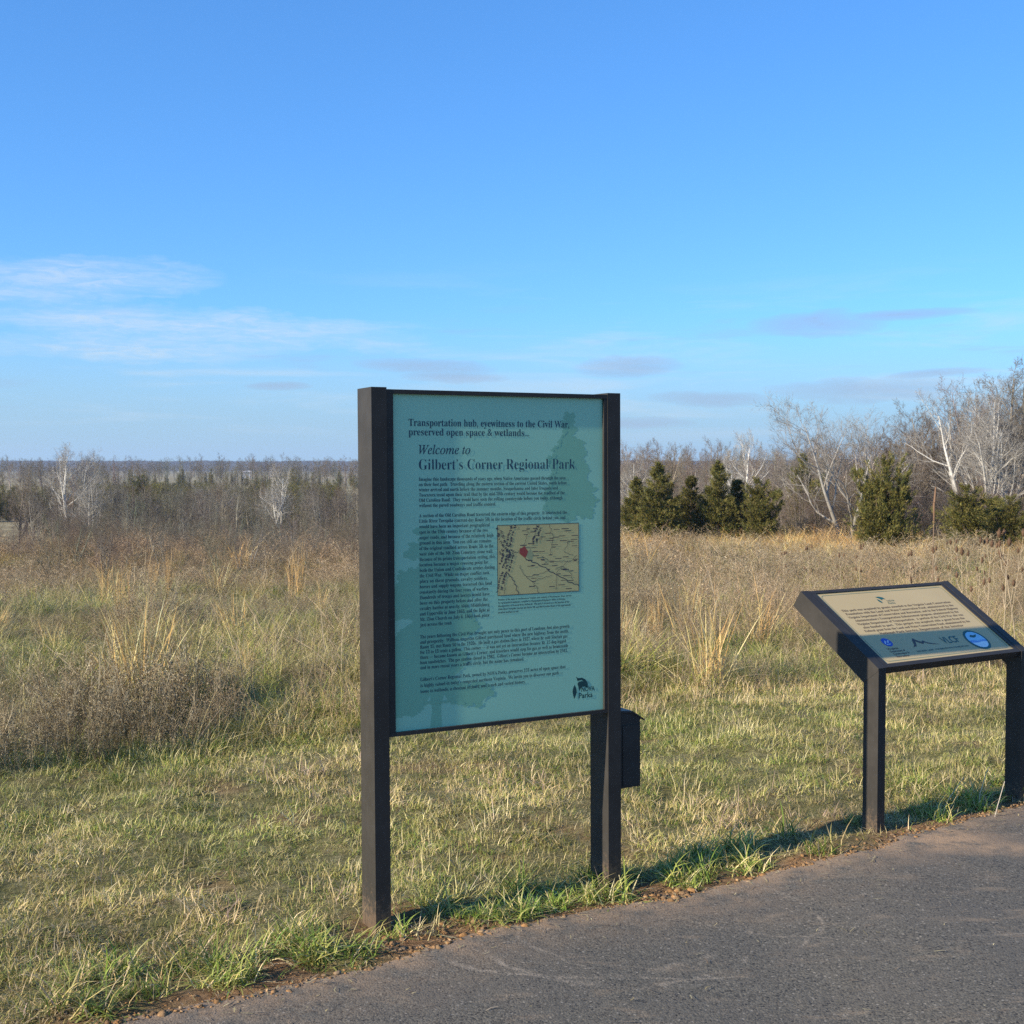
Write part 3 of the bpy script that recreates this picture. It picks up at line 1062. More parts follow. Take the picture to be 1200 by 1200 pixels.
def build_litter():
    """dead grass clippings and grit blown onto the asphalt, thickest along its edge"""
    rg = np.random.default_rng(47)
    n = 900
    x = rg.uniform(-2.6, 4.2, n)
    d = np.where(rg.random(n) < 0.72, np.abs(rg.normal(0, 0.10, n)), rg.uniform(0, 1.5, n))
    X = x + d * 0.54
    Y = edge_y(x) - d * 0.84
    Z = 0.0195 + rise(X, Y)
    a = rg.uniform(0, 6.283, n)
    ln = rg.uniform(0.008, 0.045, n)
    w = rg.uniform(0.0008, 0.0018, n)
    bend = rg.normal(0, 0.35, n)
    P0 = np.stack([X, Y, Z], 1)
    u = lambda t: np.stack([np.cos(t), np.sin(t), np.zeros(n)], 1)
    P1 = P0 + u(a) * (ln / 2)[:, None] + np.array([0, 0, 0.002])
    P2 = P1 + u(a + bend) * (ln / 2)[:, None] + np.stack([np.zeros(n), np.zeros(n), rg.uniform(-0.002, 0.004, n)], 1)
    s0, s1 = u(a + 1.571) * w[:, None], u(a + bend + 1.571) * w[:, None] * 0.6
    V = np.stack([P0 - s0, P0 + s0, P1 + s0, P1 - s0, P2 + s1, P2 - s1], 1)
    b = np.arange(n)[:, None] * 6
    Q = np.concatenate([b + np.array([[0, 1, 2, 3]]), b + np.array([[3, 2, 4, 5]])])
    pal = np.array(STRAW + GREYB)
    C = np.repeat((pal[rg.integers(0, len(pal), n)] * rg.uniform(0.6, 1.0, (n, 1)))[:, None], 6, 1)
    o = mesh_obj('straw_litter', np_mesh('straw_litter', V.reshape(-1, 3), [Q], M_PLANT, C.reshape(-1, 3)))
    tag(o, 'dry grass clippings scattered on the asphalt near its edge', kind='stuff')


build_litter()

# ---------------------------------------------------------------- lettering


def serif(s, italic=False):
    o = ''
    for c in s:
        if italic:
            if 'A' <= c <= 'Z':
                o += chr(0x1D434 + ord(c) - 65)
            elif c == 'h':
                o += chr(0x210E)
            elif 'a' <= c <= 'z':
                o += chr(0x1D44E + ord(c) - 97)
            else:
                o += c
        else:
            if 'A' <= c <= 'Z':
                o += chr(0x1D400 + ord(c) - 65)
            elif 'a' <= c <= 'z':
                o += chr(0x1D41A + ord(c) - 97)
            elif '0' <= c <= '9':
                o += chr(0x1D7CE + ord(c) - 48)
            else:
                o += c
    return o


def text_mesh(body, size, width=None, offset=0.0, align='LEFT', res=2):
    cu = bpy.data.curves.new('lettering', 'FONT')
    cu.body = body
    cu.size = size
    cu.offset = offset * size
    cu.resolution_u = res
    ob = bpy.data.objects.new('lettering', cu)
    col.objects.link(ob)
    dg = bpy.context.evaluated_depsgraph_get()
    me = bpy.data.meshes.new_from_object(ob.evaluated_get(dg))
    bpy.data.objects.remove(ob)
    bpy.data.curves.remove(cu)
    n = len(me.vertices)
    V = np.zeros(n * 3, np.float32)
    me.vertices.foreach_get('co', V)
    V = V.reshape(-1, 3)
    V[:, 0] -= V[:, 0].min()
    w = V[:, 0].max()
    if width:
        V[:, 0] *= width / w
        w = width
    if align == 'CENTER':
        V[:, 0] -= w / 2
    V[:, 2] = 0
    me.vertices.foreach_set('co', V.ravel())
    me.update()
    return me


def lettering(name, body, x, y, z, size, mat, parent, width=None, offset=0.0, align='LEFT', res=2):
    me = text_mesh(body, size, width, offset, align, res)
    me.materials.clear()
    me.materials.append(mat)
    return mesh_obj(name, me, parent, (x, y, z))


def polygon(name, pts, z, mat, parent, leaves=None):
    """flat printed shape; leaves: extra little leaf shapes (list of point lists), each a few microns higher"""
    V, T = [], []
    for i, loop in enumerate([pts] + list(leaves or [])):
        o = len(V)
        vs = [Vector((p[0], p[1], 0)) for p in loop]
        V += [(p[0], p[1], 0.0000015 * i) for p in loop]
        for t in tessellate_polygon([vs]):
            a, b, c = (vs[k] for k in t)
            if (b - a).cross(c - a).z < 0:
                t = (t[0], t[2], t[1])
            T.append([o + k for k in t])
    return mesh_obj(name, np_mesh(name, np.array(V), [np.array(T)], mat), parent, (0, 0, z))


def strokes(name, lines, z, mat, parent):
    """flat printed strokes: list of (points, width); each stroke at its own tiny height so that none lie in one plane"""
    V, Q = [], []
    for i, (pts, w) in enumerate(lines):
        pts = np.array(pts, float)
        t = np.gradient(pts, axis=0)
        t /= np.maximum(np.linalg.norm(t, axis=1), 1e-9)[:, None]
        nrm = np.stack([-t[:, 1], t[:, 0]], 1) * w / 2
        o = len(V)
        zz = 0.0000012 * i
        for a, b in zip(pts + nrm, pts - nrm):
            V.append((a[0], a[1], zz))
            V.append((b[0], b[1], zz))
        for k in range(len(pts) - 1):
            Q.append((o + 2 * k, o + 2 * k + 1, o + 2 * k + 3, o + 2 * k + 2))
    me = np_mesh(name, np.array(V), [np.array(Q)], mat)
    return mesh_obj(name, me, parent, (0, 0, z))


# ---------------------------------------------------------------- the large sign
SIGN1 = (-0.4829, 4.4056)
W1, D1, L1, H1 = 0.0576, 0.1355, 1.03, 1.9443


def panel_mat(name, c0, c1, rough=0.34, spec=0.4):
    t = MT(name, rough, spec)
    p = t.pos(True)
    n = t.noise(p, 3, 5, 0.6)
    t.color(t.mix(t.ramp(n, 0.3, 0.7), c0, c1))
    n2 = t.noise(t.mapping(p, (14, 3, 1)), 1.5, 4, 0.6)
    t.put(t.b.inputs['Roughness'], t.ramp(n2, 0.3, 0.7, rough - 0.04, rough + 0.08))
    return t.m


def leafy(outline, rg, size, clip):
    """little leaf shapes set along an outline, kept inside the panel"""
    out = []
    n = len(outline)
    for i in range(n):
        a = np.array(outline[i])
        b = np.array(outline[(i + 1) % n])
        ln = np.hypot(*(b - a))
        for j in range(max(1, int(ln / (size * 0.75)))):
            c = a + (b - a) * rg.random() + rg.normal(0, size * 0.25, 2)
            th, r = rg.uniform(0, 6.283), size * rg.uniform(0.5, 1.2)
            k = 7
            q = [c + r * rg.uniform(0.55, 1.1) * np.array([math.cos(th + 2 * math.pi * m / k) * 1.25, math.sin(th + 2 * math.pi * m / k) * 0.8]) for m in range(k)]
            q = [(min(max(p[0], clip[0]), clip[1]), min(max(p[1], clip[2]), clip[3])) for p in q]
            out.append(q)
    return out


def build_large_sign():
    root = empty('welcome_sign', (*SIGN1, 0), (0, -0.0056, SIGN_A))
    tag(root, 'tall teal welcome board between two dark bronze posts at the path edge', 'sign')
    tp = [(0, W1), (L1 - W1, L1)]
    for i, (a, b) in enumerate(tp):
        p = bm_obj('post', box_bm(a, b, 0, D1, -0.30, H1 + 0.003), M_METAL, root, bevel=0.004, seg=2)
        p['label'] = 'sunlit left post of the board' if i == 0 else 'right post of the board, mostly in shade'
    f0, f1 = W1 + 0.001, L1 - W1 - 0.001
    # frame: four rails, front face 1.5 mm behind the post faces
    y0, y1 = 0.0015, 0.05
    px0, px1, pz0, pz1 = 0.083, 0.957, 0.7195, 1.9255
    bm_obj('frame_rail', box_bm(f0, f1, y0, y1, pz1, 1.9405), M_METAL, root, bevel=0.002, seg=1)
    bm_obj('frame_rail', box_bm(f0, f1, y0, y1, 0.7055, pz0), M_METAL, root, bevel=0.002, seg=1)
    bm_obj('frame_stile', box_bm(f0, px0, y0 + 0.0008, y1 - 0.001, pz0 + 0.0005, pz1 - 0.0005), M_METAL, root, bevel=0.002, seg=1)
    bm_obj('frame_stile', box_bm(px1, f1, y0 + 0.0008, y1 - 0.001, pz0 + 0.0005, pz1 - 0.0005), M_METAL, root, bevel=0.002, seg=1)
    teal = panel_mat('teal_print', (0.312, 0.592, 0.402), (0.330, 0.618, 0.420))
    green = mat_flat('leaf_green_print', (0.218, 0.470, 0.300), 0.36, 0.03)
    ink = mat_flat('dark_ink', (0.016, 0.060, 0.095), 0.4, 0.05)
    inkg = mat_flat('dark_green_ink', (0.010, 0.060, 0.060), 0.4, 0.05)
    tan = mat_flat('map_paper', (0.60, 0.49, 0.20), 0.4, 0.06)
    red = mat_flat('map_red', (0.34, 0.060, 0.045), 0.4, 0.05)
    bmb = box_bm(px0 - 0.002, px1 + 0.002, pz0 - 0.002, pz1 + 0.002, -0.020, 0)
    # panel local frame: x along the board, y up, z out of the front
    panel = bm_obj('panel', bmb, teal, root, (0, 0.014, 0), (R(90), 0, 0))
    rg = np.random.default_rng(3)
    # tall conifer silhouette, upper right
    pine = [(0.795, 1.868), (0.83, 1.862), (0.826, 1.83), (0.835, 1.805), (0.815, 1.79), (0.84, 1.765), (0.868, 1.76), (0.872, 1.735), (0.88, 1.715), (0.862, 1.69),
            (0.885, 1.665), (0.896, 1.64), (0.872, 1.62), (0.90, 1.60), (0.922, 1.575), (0.90, 1.56), (0.93, 1.535), (0.918, 1.515), (0.89, 1.513), (0.915, 1.49), (0.905, 1.47), (0.865, 1.468),
            (0.845, 1.485), (0.83, 1.468), (0.805, 1.452), (0.70, 1.505), (0.705, 1.535), (0.69, 1.55), (0.715, 1.575), (0.73, 1.60), (0.72, 1.625), (0.742, 1.65), (0.72, 1.675), (0.715, 1.70), (0.745, 1.705),
            (0.735, 1.735), (0.765, 1.745), (0.77, 1.775), (0.79, 1.795), (0.775, 1.82), (0.79, 1.84)]
    clip = (px0 + 0.001, px1 - 0.001, pz0 + 0.001, pz1 - 0.001)
    polygon('tree_silhouette', pine, 0.0002, green, panel, leafy(pine, rg, 0.0085, clip))
    # broad tree silhouette, lower left: crown and trunk in one outline
    tree = [(0.222, 0.722), (0.230, 0.79), (0.222, 0.838), (0.205, 0.812), (0.185, 0.79), (0.155, 0.772), (0.125, 0.782), (0.095, 0.768), (0.086, 0.775), (0.086, 1.03), (0.10, 1.045), (0.088, 1.06), (0.12, 1.085), (0.15, 1.10),
            (0.165, 1.125), (0.135, 1.13), (0.105, 1.12), (0.086, 1.135), (0.086, 1.235), (0.105, 1.25), (0.11, 1.295), (0.135, 1.285), (0.15, 1.305), (0.17, 1.295), (0.20, 1.32), (0.19, 1.345), (0.155, 1.335),
            (0.128, 1.35), (0.13, 1.365), (0.16, 1.375), (0.148, 1.395), (0.185, 1.385), (0.20, 1.42), (0.172, 1.425), (0.165, 1.44), (0.20, 1.455), (0.24, 1.45), (0.27, 1.44), (0.29, 1.39), (0.32, 1.37), (0.345, 1.335), (0.35, 1.29), (0.32, 1.265),
            (0.345, 1.235), (0.385, 1.20), (0.37, 1.155), (0.395, 1.11), (0.42, 1.085), (0.395, 1.06), (0.35, 1.04), (0.315, 1.03), (0.345, 1.0), (0.37, 0.96), (0.345, 0.925), (0.31, 0.905), (0.33, 0.875), (0.38, 0.865),
            (0.43, 0.868), (0.462, 0.850), (0.475, 0.825), (0.455, 0.815), (0.435, 0.808), (0.42, 0.782), (0.395, 0.795), (0.36, 0.792), (0.345, 0.802), (0.315, 0.797), (0.295, 0.812), (0.278, 0.838), (0.266, 0.80), (0.268, 0.722)]
    polygon('tree_silhouette', tree, 0.0002, green, panel, leafy(tree[3:-3], rg, 0.0085, clip))

    zt = 0.0009
    T = lambda nm, s, x, y, size, w, off=-0.004, it=False, res=3: lettering(nm, serif(s, it), x, y, zt, size, ink, panel, w, off, 'LEFT', res)
    T('heading_line', 'Transportation hub, eyewitness to the Civil War,', 0.1463, 1.8125, 0.0375, 0.662, -0.003)
    T('heading_line', 'preserved open space & wetlands...', 0.1463, 1.7790, 0.0375, 0.489, -0.003)
    T('title_line', 'Welcome to', 0.1851, 1.7120, 0.047, 0.205, 0.004, True)
    T('title_line', 'Gilbert’s Corner Regional Park', 0.1851, 1.6560, 0.0555, 0.648, -0.012)
    para = [
        (1.6160, 0.01885, ['Imagine this landscape thousands of years ago, when Native Americans passed through the area', 'on their foot path.  Traveling along the eastern section of the current United States, south before',
                           'winter arrived and north before the summer months, Susquehanna and later Iroquois and', 'Tuscarora tread upon their trail that by the mid-18th century would become the roadbed of the',
                           'Old Carolina Road.  They would have seen the rolling countryside before you today, although', 'without the paved roadways and traffic control.'],
         [0.607, 0.612, 0.573, 0.603, 0.594, 0.309]),
        (1.4850, 0.01966, ['A section of the Old Carolina Road traversed the eastern edge of this property.  It intersected the', 'Little River Turnpike (current-day Route 50) in the location of the traffic circle behind you, and',
                           'would have been an important geographical', 'spot in the 19th century because of the two', 'major roads, and because of the relatively high', 'ground in this area.  You can still see remains',
                           'of the original roadbed across Route 50, to the', 'west side of the Mt. Zion Cemetery stone wall.', 'Because of its prime transportation setting, this', 'location became a major crossing point for',
                           'both the Union and Confederate armies during', 'the Civil War.  While no major conflict took', 'place on these grounds, cavalry soldiers,', 'horses and supply wagons traversed this land',
                           'constantly during the four years of warfare.', 'Hundreds of troops and horses would have', 'been on this property before and after the', 'cavalry battles at nearby Aldie, Middleburg',
                           'and Upperville in June 1863, and the fight at', 'Mt. Zion Church on July 6, 1864 took place', 'just across the road.'],
         [0.612, 0.606, 0.283, 0.275, 0.298, 0.289, 0.298, 0.296, 0.3045, 0.276, 0.303, 0.281, 0.273, 0.291, 0.278, 0.281, 0.273, 0.280, 0.281, 0.280, 0.127]),
        (1.0480, 0.01855, ['The years following the Civil War brought not only peace to this part of Loudoun, but also growth', 'and prosperity.  William Augustus Gilbert purchased land where the new highway from the north,',
                           'Route 15, met Route 50 in the 1920s.  He built a gas station there in 1927, where he sold Sinclair gas', 'for 12 to 15 cents a gallon.  This corner — it was not yet an intersection because Rt. 15 dog-legged',
                           'there — became known as Gilbert’s Corner, and travelers would stop for gas as well as homemade', 'ham sandwiches.  The gas station closed in 1982.  Gilbert’s Corner became an intersection by 1941,',
                           'and in more recent years a traffic circle, but the name has remained.'],
         [0.622, 0.619, 0.613, 0.607, 0.616, 0.614, 0.424]),
        (0.8935, 0.0216, ['Gilbert’s Corner Regional Park, owned by NOVA Parks, preserves 155 acres of open space that', 'is highly valued in today’s congested northern Virginia.  We invite you to discover our park —',
                          'home to wetlands, a chestnut orchard, and a rich and varied history.'],
         [0.604, 0.594, 0.430]),
    ]
    for y, pitch, lines, ws in para:
        for i, (s, w) in enumerate(zip(lines, ws)):
            T('text_line', s, 0.1845, y - i * pitch, 0.0182, w, -0.003, False, 2)
    # the map
    mx0, mx1, my0, my1 = 0.4995, 0.849, 1.1866, 1.448
    mp = polygon('map_sheet', [(mx0, my0), (mx1, my0), (mx1, my1), (mx0, my1)], 0.0006, tan, panel)
    mw, mh = mx1 - mx0, my1 - my0
    U = lambda a, b: (mx0 + a * mw, my1 - b * mh)

    def curve(pts, wob=0.006, n=14):
        pts = np.array([U(*p) for p in pts])
        t = np.linspace(0, len(pts) - 1, n * (len(pts) - 1) // 2 + 2)
        q = np.stack([np.interp(t, np.arange(len(pts)), pts[:, k]) for k in (0, 1)], 1)
        q[1:-1] += rg.normal(0, wob * mw, (len(q) - 2, 2))
        return q
    ln = []
    for pts in ([(0, 0), (1, 0)], [(1, 0), (1, 1)], [(1, 1), (0, 1)], [(0, 1), (0, 0)]):
        ln.append((np.array([U(*p) for p in pts]), 0.0022))
    for pts, w in (([(.33, .48), (.55, .62), (.80, .80), (1, .93)], .0030), ([(.10, .66), (.19, .80), (.25, 1.0)], .0030), ([(.33, .33), (.47, .33)], .0016), ([(.19, .39), (.27, .38)], .0018),
                   ([(.62, .0), (.68, .18), (.66, .30), (.64, .45)], .0014), ([(.37, .02), (.35, .2), (.28, .38)], .0013), ([(.48, .02), (.44, .2), (.43, .30)], .0013), ([(.53, .46), (.60, .52), (.78, .56), (.9, .56)], .0014),
                   ([(.35, .75), (.52, .72), (.62, .68)], .0014), ([(.43, .82), (.55, .78), (.66, .75)], .0013), ([(.27, .58), (.31, .70), (.42, .83), (.48, .92), (.49, 1)], .0016), ([(.78, .63), (.72, .72), (.71, .97)], .0013),
                   ([(.78, .62), (.88, .70), (.92, .82)], .0014), ([(.86, .24), (.86, .32), (.80, .40), (.93, .48)], .0013), ([(.70, .66), (.82, .60), (.98, .48)], .0014), ([(.08, .7), (.08, .98)], .0013), ([(.60, .55), (.52, .60)], .0014)):
        ln.append((curve(pts), w))
    # hachured ridges along the left side
    for pts, m in (([(.01, .02), (.04, .14), (.06, .24), (.13, .33), (.17, .40)], 60), ([(.17, .08), (.15, .17), (.14, .24), (.13, .30)], 36), ([(.17, .40), (.15, .50), (.12, .62), (.07, .70), (.04, .80), (.02, .95)], 80),
                   ([(.09, .42), (.07, .52), (.03, .60)], 36), ([(.02, .36), (.08, .40), (.15, .40)], 24), ([(.51, .04), (.47, .14), (.45, .25)], 34), ([(.19, .0), (.19, .05)], 10)):
        p = np.array([U(*q) for q in pts])
        for j in range(int(m * 1.35)):
            t = rg.uniform(0, len(p) - 1.001)
            i = int(t)
            c = p[i] + (p[i + 1] - p[i]) * (t - i)
            d = (p[i + 1] - p[i]) / np.hypot(*(p[i + 1] - p[i]))
            nrm = np.array([-d[1], d[0]]) * rg.choice([-1, 1])
            c = c + nrm * 0.004 + rg.normal(0, 0.002, 2)
            ln.append((np.array([c, c + nrm * rg.uniform(.004, .009) + d * .002]), rg.uniform(.0016, .0032)))
    # tiny place names print as short dark bars
    for j in range(62):
        a, b = rg.uniform(.27, .95), rg.uniform(.02, .97)
        w = rg.uniform(.04, .09)
        if abs(a - .30) < .09 and abs(b - .40) < .1:
            continue
        p = np.array([U(a, b), U(min(a + w, .99), b)])
        ln.append((p, rg.uniform(.0018, .0032)))
    strokes('map_linework', ln, 0.0009, mat_flat('map_ink', (0.055, 0.055, 0.065), 0.45, 0.05), panel)
    rp = [U(a, b) for a, b in ((.265, .34), (.30, .33), (.325, .305), (.345, .35), (.365, .39), (.35, .44), (.33, .48), (.29, .44), (.262, .41))]
    polygon('map_marker', rp[::-1], 0.0019, red, panel)
    cap = ['Portion of the map of northeastern Virginia and vicinity of Washington, from surveys', 'by topographical engineers, compiled in Topographical Engineers Office at Division', 'Headquarters of General Irvin McDowell.  The park is located near the junction of the',
           'Little River Turnpike (current day Route 50) and Old Carolina Road, at the approximate', 'location marked in red.']
    for i, (s, w) in enumerate(zip(cap, (.316, .288, .305, .312, .086))):
        T('caption_line', s, 0.5008, 1.1680 - i * 0.0119, 0.0098, w, 0.0, False, 1)
    # park logo: two leaves and lettering
    leaf = [(0.822, 0.812), (0.829, 0.826), (0.836, 0.812), (0.838, 0.797), (0.834, 0.784), (0.8275, 0.771), (0.822, 0.786), (0.8195, 0.800)]
    polygon('logo_leaf', leaf[::-1], zt, inkg, panel)
    leaf2 = [(0.835, 0.858), (0.842, 0.850), (0.862, 0.8505), (0.876, 0.843), (0.886, 0.830), (0.889, 0.812), (0.884, 0.811), (0.872, 0.816), (0.858, 0.813), (0.851, 0.800), (0.846, 0.815), (0.842, 0.828), (0.847, 0.836), (0.862, 0.8375), (0.869, 0.8335), (0.862, 0.842), (0.848, 0.8405), (0.842, 0.838)]
    polygon('logo_leaf', leaf2[::-1], zt, inkg, panel)
    lettering('logo_lettering', 'NOVA', 0.8590, 0.7960, zt, 0.0262, inkg, panel, 0.0600, 0.012, 'LEFT', 3)
    lettering('logo_lettering', 'Parks', 0.8475, 0.7715, zt, 0.0290, inkg, panel, 0.0610, 0.012, 'LEFT', 3)
    # brochure box on the outer face of the right post
    bm = bmesh.new()
    prof = [(L1 + 0.002, 0.397), (L1 + 0.098, 0.397), (L1 + 0.098, 0.6685), (L1 + 0.058, 0.6915), (L1 + 0.002, 0.6955)]
    fa = [bm.verts.new((x, 0.012, z)) for x, z in prof]
    fb = [bm.verts.new((x, 0.112, z)) for x, z in prof]
    bm.faces.new(fa)
    bm.faces.new(fb[::-1])
    for i in range(5):
        bm.faces.new([fa[i], fb[i], fb[(i + 1) % 5], fa[(i + 1) % 5]])
    b = bm_obj('brochure_box', bm, M_METAL, root, bevel=0.002, seg=1)
    # hinged lid sloping down away from the post
    bm = bmesh.new()
    prof = [(L1 + 0.003, 0.705), (L1 + 0.060, 0.700), (L1 + 0.116, 0.664), (L1 + 0.116, 0.658), (L1 + 0.058, 0.6925), (L1 + 0.003, 0.697)]
    fa = [bm.verts.new((x, 0.008, z)) for x, z in prof]
    fb = [bm.verts.new((x, 0.118, z)) for x, z in prof]
    bm.faces.new(fa)
    bm.faces.new(fb[::-1])
    for i in range(6):
        bm.faces.new([fa[i], fb[i], fb[(i + 1) % 6], fa[(i + 1) % 6]])
    bm_obj('lid', bm, M_METAL, b)
    bm_obj('door_panel', box_bm(L1 + 0.016, L1 + 0.094, 0.0090, 0.0118, 0.405, 0.645), M_METAL, b, bevel=0.001, seg=1)
    return root


build_large_sign()

# ---------------------------------------------------------------- the low angled sign
K2 = 0.976                        # its footing lies a little higher than the board's
SIGN2 = (1.6581 * K2, 5.6471 * K2, CAM_H * (1 - K2))
A2, W2, D2, L2 = 0.5564, 0.0485, 0.0874, 1.0683
TILT = R(32.38)


def build_low_sign():
    root = empty('wayside_exhibit', SIGN2, (0, 0, A2))
    root.scale = (K2, K2, K2)
    tag(root, 'low tilted tan plaque on two short dark posts beside the welcome board', 'sign')
    zt = 0.7574
    prof_top = lambda y: zt + y * math.tan(TILT)
    for i, (a, b) in enumerate(((0, W2), (L2 - W2, L2))):
        bm_obj('post', prism_x([(0, -0.30), (D2, -0.30), (D2, prof_top(D2) - 0.012), (0, zt - 0.012)], a, b), M_METAL, root, bevel=0.0035, seg=2)
        # arm: the deep side channel carrying the panel
        arm = [(0.0005, zt - 0.0116), (0.0, zt), (0.4897, 1.0675), (0.5398, 0.9925), (D2 + 0.0005, 0.682)]
        a_ = a - 0.0012 if i == 0 else a + 0.0008
        b_ = b - 0.0008 if i == 0 else b + 0.0012
        bm_obj('side_arm', prism_x(arm, a_, b_), M_METAL, root, bevel=0.0035, seg=2)
    # panel frame in the tilted plane: x along, y up the slope, z out
    loc, rot = (0, 0, zt), (TILT, 0, 0)
    in0, in1, v0, v1 = 0.080, 0.992, 0.026, 0.556
    bm_obj('front_rail', box_bm(W2, L2 - W2, 0.0025, v0, -0.040, -0.0012), M_METAL, root, loc, rot, bevel=0.002, seg=1)
    bm_obj('back_rail', box_bm(W2, L2 - W2, v1, 0.577, -0.040, -0.0012), M_METAL, root, loc, rot, bevel=0.002, seg=1)
    bm_obj('side_rail', box_bm(W2 - 0.0003, in0, v0 + 0.0003, v1 - 0.0003, -0.036, -0.0018), M_METAL, root, loc, rot, bevel=0.002, seg=1)
    bm_obj('side_rail', box_bm(in1, L2 - W2 + 0.0003, v0 + 0.0003, v1 - 0.0003, -0.036, -0.0018), M_METAL, root, loc, rot, bevel=0.002, seg=1)
    tan = panel_mat('tan_print', (0.545, 0.395, 0.175), (0.575, 0.42, 0.19), 0.36, 0.4)
    panel = bm_obj('panel', box_bm(in0 - 0.001, in1 + 0.001, v0 - 0.001, v1 + 0.001, -0.030, -0.0062), tan, root, loc, rot)
    z = -0.0054
    inkb = mat_flat('brown_ink', (0.085, 0.060, 0.045), 0.45, 0.05)
    inkg = mat_flat('green_ink', (0.020, 0.105, 0.090), 0.45, 0.05)
    inkbl = mat_flat('blue_ink', (0.020, 0.085, 0.42), 0.4, 0.05)
    line = mat_flat('border_ink', (0.23, 0.265, 0.16), 0.45, 0.05)
    white = mat_flat('pale_print', (0.78, 0.82, 0.80), 0.4, 0.05)
    blue = mat_flat('roundel_blue', (0.20, 0.36, 0.62), 0.4, 0.05)
    sky = mat_flat('roundel_sky', (0.36, 0.62, 0.74), 0.4, 0.05)
    # thin border with rounded corners
    bx0, bx1, by0, by1, r = 0.098, 0.974, 0.044, 0.540, 0.022
    pts = []
    for (cx, cy, a0) in ((bx1 - r, by1 - r, 0), (bx0 + r, by1 - r, 90), (bx0 + r, by0 + r, 180), (bx1 - r, by0 + r, 270)):
        for k in range(7):
            pts.append((cx + r * math.cos(R(a0 + 15 * k)), cy + r * math.sin(R(a0 + 15 * k))))
    pts.append(pts[0])
    strokes('border_line', [(pts, 0.0035)], z, line, panel)
    txt = ['This park was acquired by grants awarded to the Virginia Land Conservation', 'Foundation with the Land and Water Conservation Fund, administered by the', 'Virginia Department of Conservation and Recreation, and by the Federal Highway',
           'Administration’s Transportation Enhancement program, administered by the', 'Virginia Department of Transportation.  A portion of the Civil War site was', 'also funded in part.  This project was acquired with a grant from the',
           'Federal grant from the Land and Water Conservation Fund, administered by the', 'National Park Service, Department of the Interior']
    ws = [0.785, 0.775, 0.79, 0.745, 0.76, 0.73, 0.755, 0.60]
    for i, (s, w) in enumerate(zip(txt, ws)):
        lettering('text_line', serif(s), 0.530, 0.4105 - i * 0.0262, z, 0.0215, inkb, panel, w, 0.002, 'CENTER', 2)
    # park logo at the top
    lf = [(0.445, 0.500), (0.470, 0.502), (0.492, 0.494), (0.500, 0.478), (0.480, 0.482), (0.470, 0.472), (0.462, 0.486)]
    polygon('logo_leaf', lf[::-1], z, inkg, panel)
    lf = [(0.440, 0.484), (0.452, 0.478), (0.458, 0.462), (0.452, 0.448), (0.440, 0.464)]
    polygon('logo_leaf', lf[::-1], z, inkg, panel)
    lettering('logo_lettering', 'NOVA', 0.498, 0.458, z, 0.018, inkg, panel, 0.052, 0.008, 'LEFT', 2)
    lettering('logo_lettering', 'Parks', 0.490, 0.440, z, 0.018, inkg, panel, 0.048, 0.008, 'LEFT', 2)
    # emblems along the foot

    def disc(name, cx, cy, rad, zz, m, n=28):
        polygon(name, [(cx + rad * math.cos(2 * math.pi * k / n), cy + rad * math.sin(2 * math.pi * k / n)) for k in range(n)], zz, m, panel)
    disc('emblem_disc', 0.218, 0.170, 0.030, z, inkbl)
    strokes('emblem_mark', [([(0.200, 0.160), (0.212, 0.180), (0.222, 0.166), (0.236, 0.182)], 0.006), ([(0.204, 0.155), (0.232, 0.155)], 0.004)], z + 0.0005, white, panel)
    for i, (s, w) in enumerate((('Virginia', 0.075), ('Department of', 0.100), ('Conservation &', 0.108), ('Recreation', 0.085))):
        lettering('emblem_lettering', s, 0.176 + 0.004 * i, 0.118 - 0.0185 * i, z, 0.0185, inkb, panel, w, 0.01, 'LEFT', 2)
    mt = [(0.352, 0.118), (0.372, 0.133), (0.388, 0.166), (0.402, 0.180), (0.416, 0.164), (0.438, 0.148), (0.452, 0.158), (0.470, 0.142), (0.500, 0.130), (0.545, 0.120), (0.500, 0.124), (0.470, 0.132), (0.452, 0.144), (0.436, 0.132), (0.414, 0.146), (0.402, 0.158), (0.392, 0.140), (0.378, 0.122)]
    polygon('mountain_mark', mt[::-1], z, inkb, panel)
    lettering('emblem_lettering', 'VIRGINIA LAND CONSERVATION FOUNDATION', 0.345, 0.082, z, 0.015, inkg, panel, 0.37, 0.012, 'LEFT', 1)
    lettering('emblem_lettering', 'VLCF', 0.575, 0.120, z, 0.066, inkg, panel, 0.120, 0.014, 'LEFT', 2)
    disc('roundel', 0.815, 0.122, 0.073, z, inkg, 40)
    disc('roundel', 0.815, 0.122, 0.060, z + 0.0004, sky, 40)
    polygon('roundel_field', [(0.815 + 0.0595 * math.cos(R(a)), 0.122 + 0.0595 * math.sin(R(a))) for a in range(185, 356, 10)] + [(0.86, 0.120), (0.815, 0.112), (0.775, 0.122)], z + 0.0008, blue, panel)
    polygon('roundel_field', [(0.815 + 0.059 * math.cos(R(a)), 0.122 + 0.059 * math.sin(R(a))) for a in range(200, 341, 10)] + [(0.84, 0.106), (0.80, 0.100)], z + 0.0012, white, panel)
    bd = [(0.785, 0.146), (0.803, 0.160), (0.818, 0.153), (0.846, 0.160), (0.828, 0.142), (0.808, 0.138)]
    polygon('roundel_mark', bd[::-1], z + 0.0012, inkg, panel)


build_low_sign()

# ---------------------------------------------------------------- trees


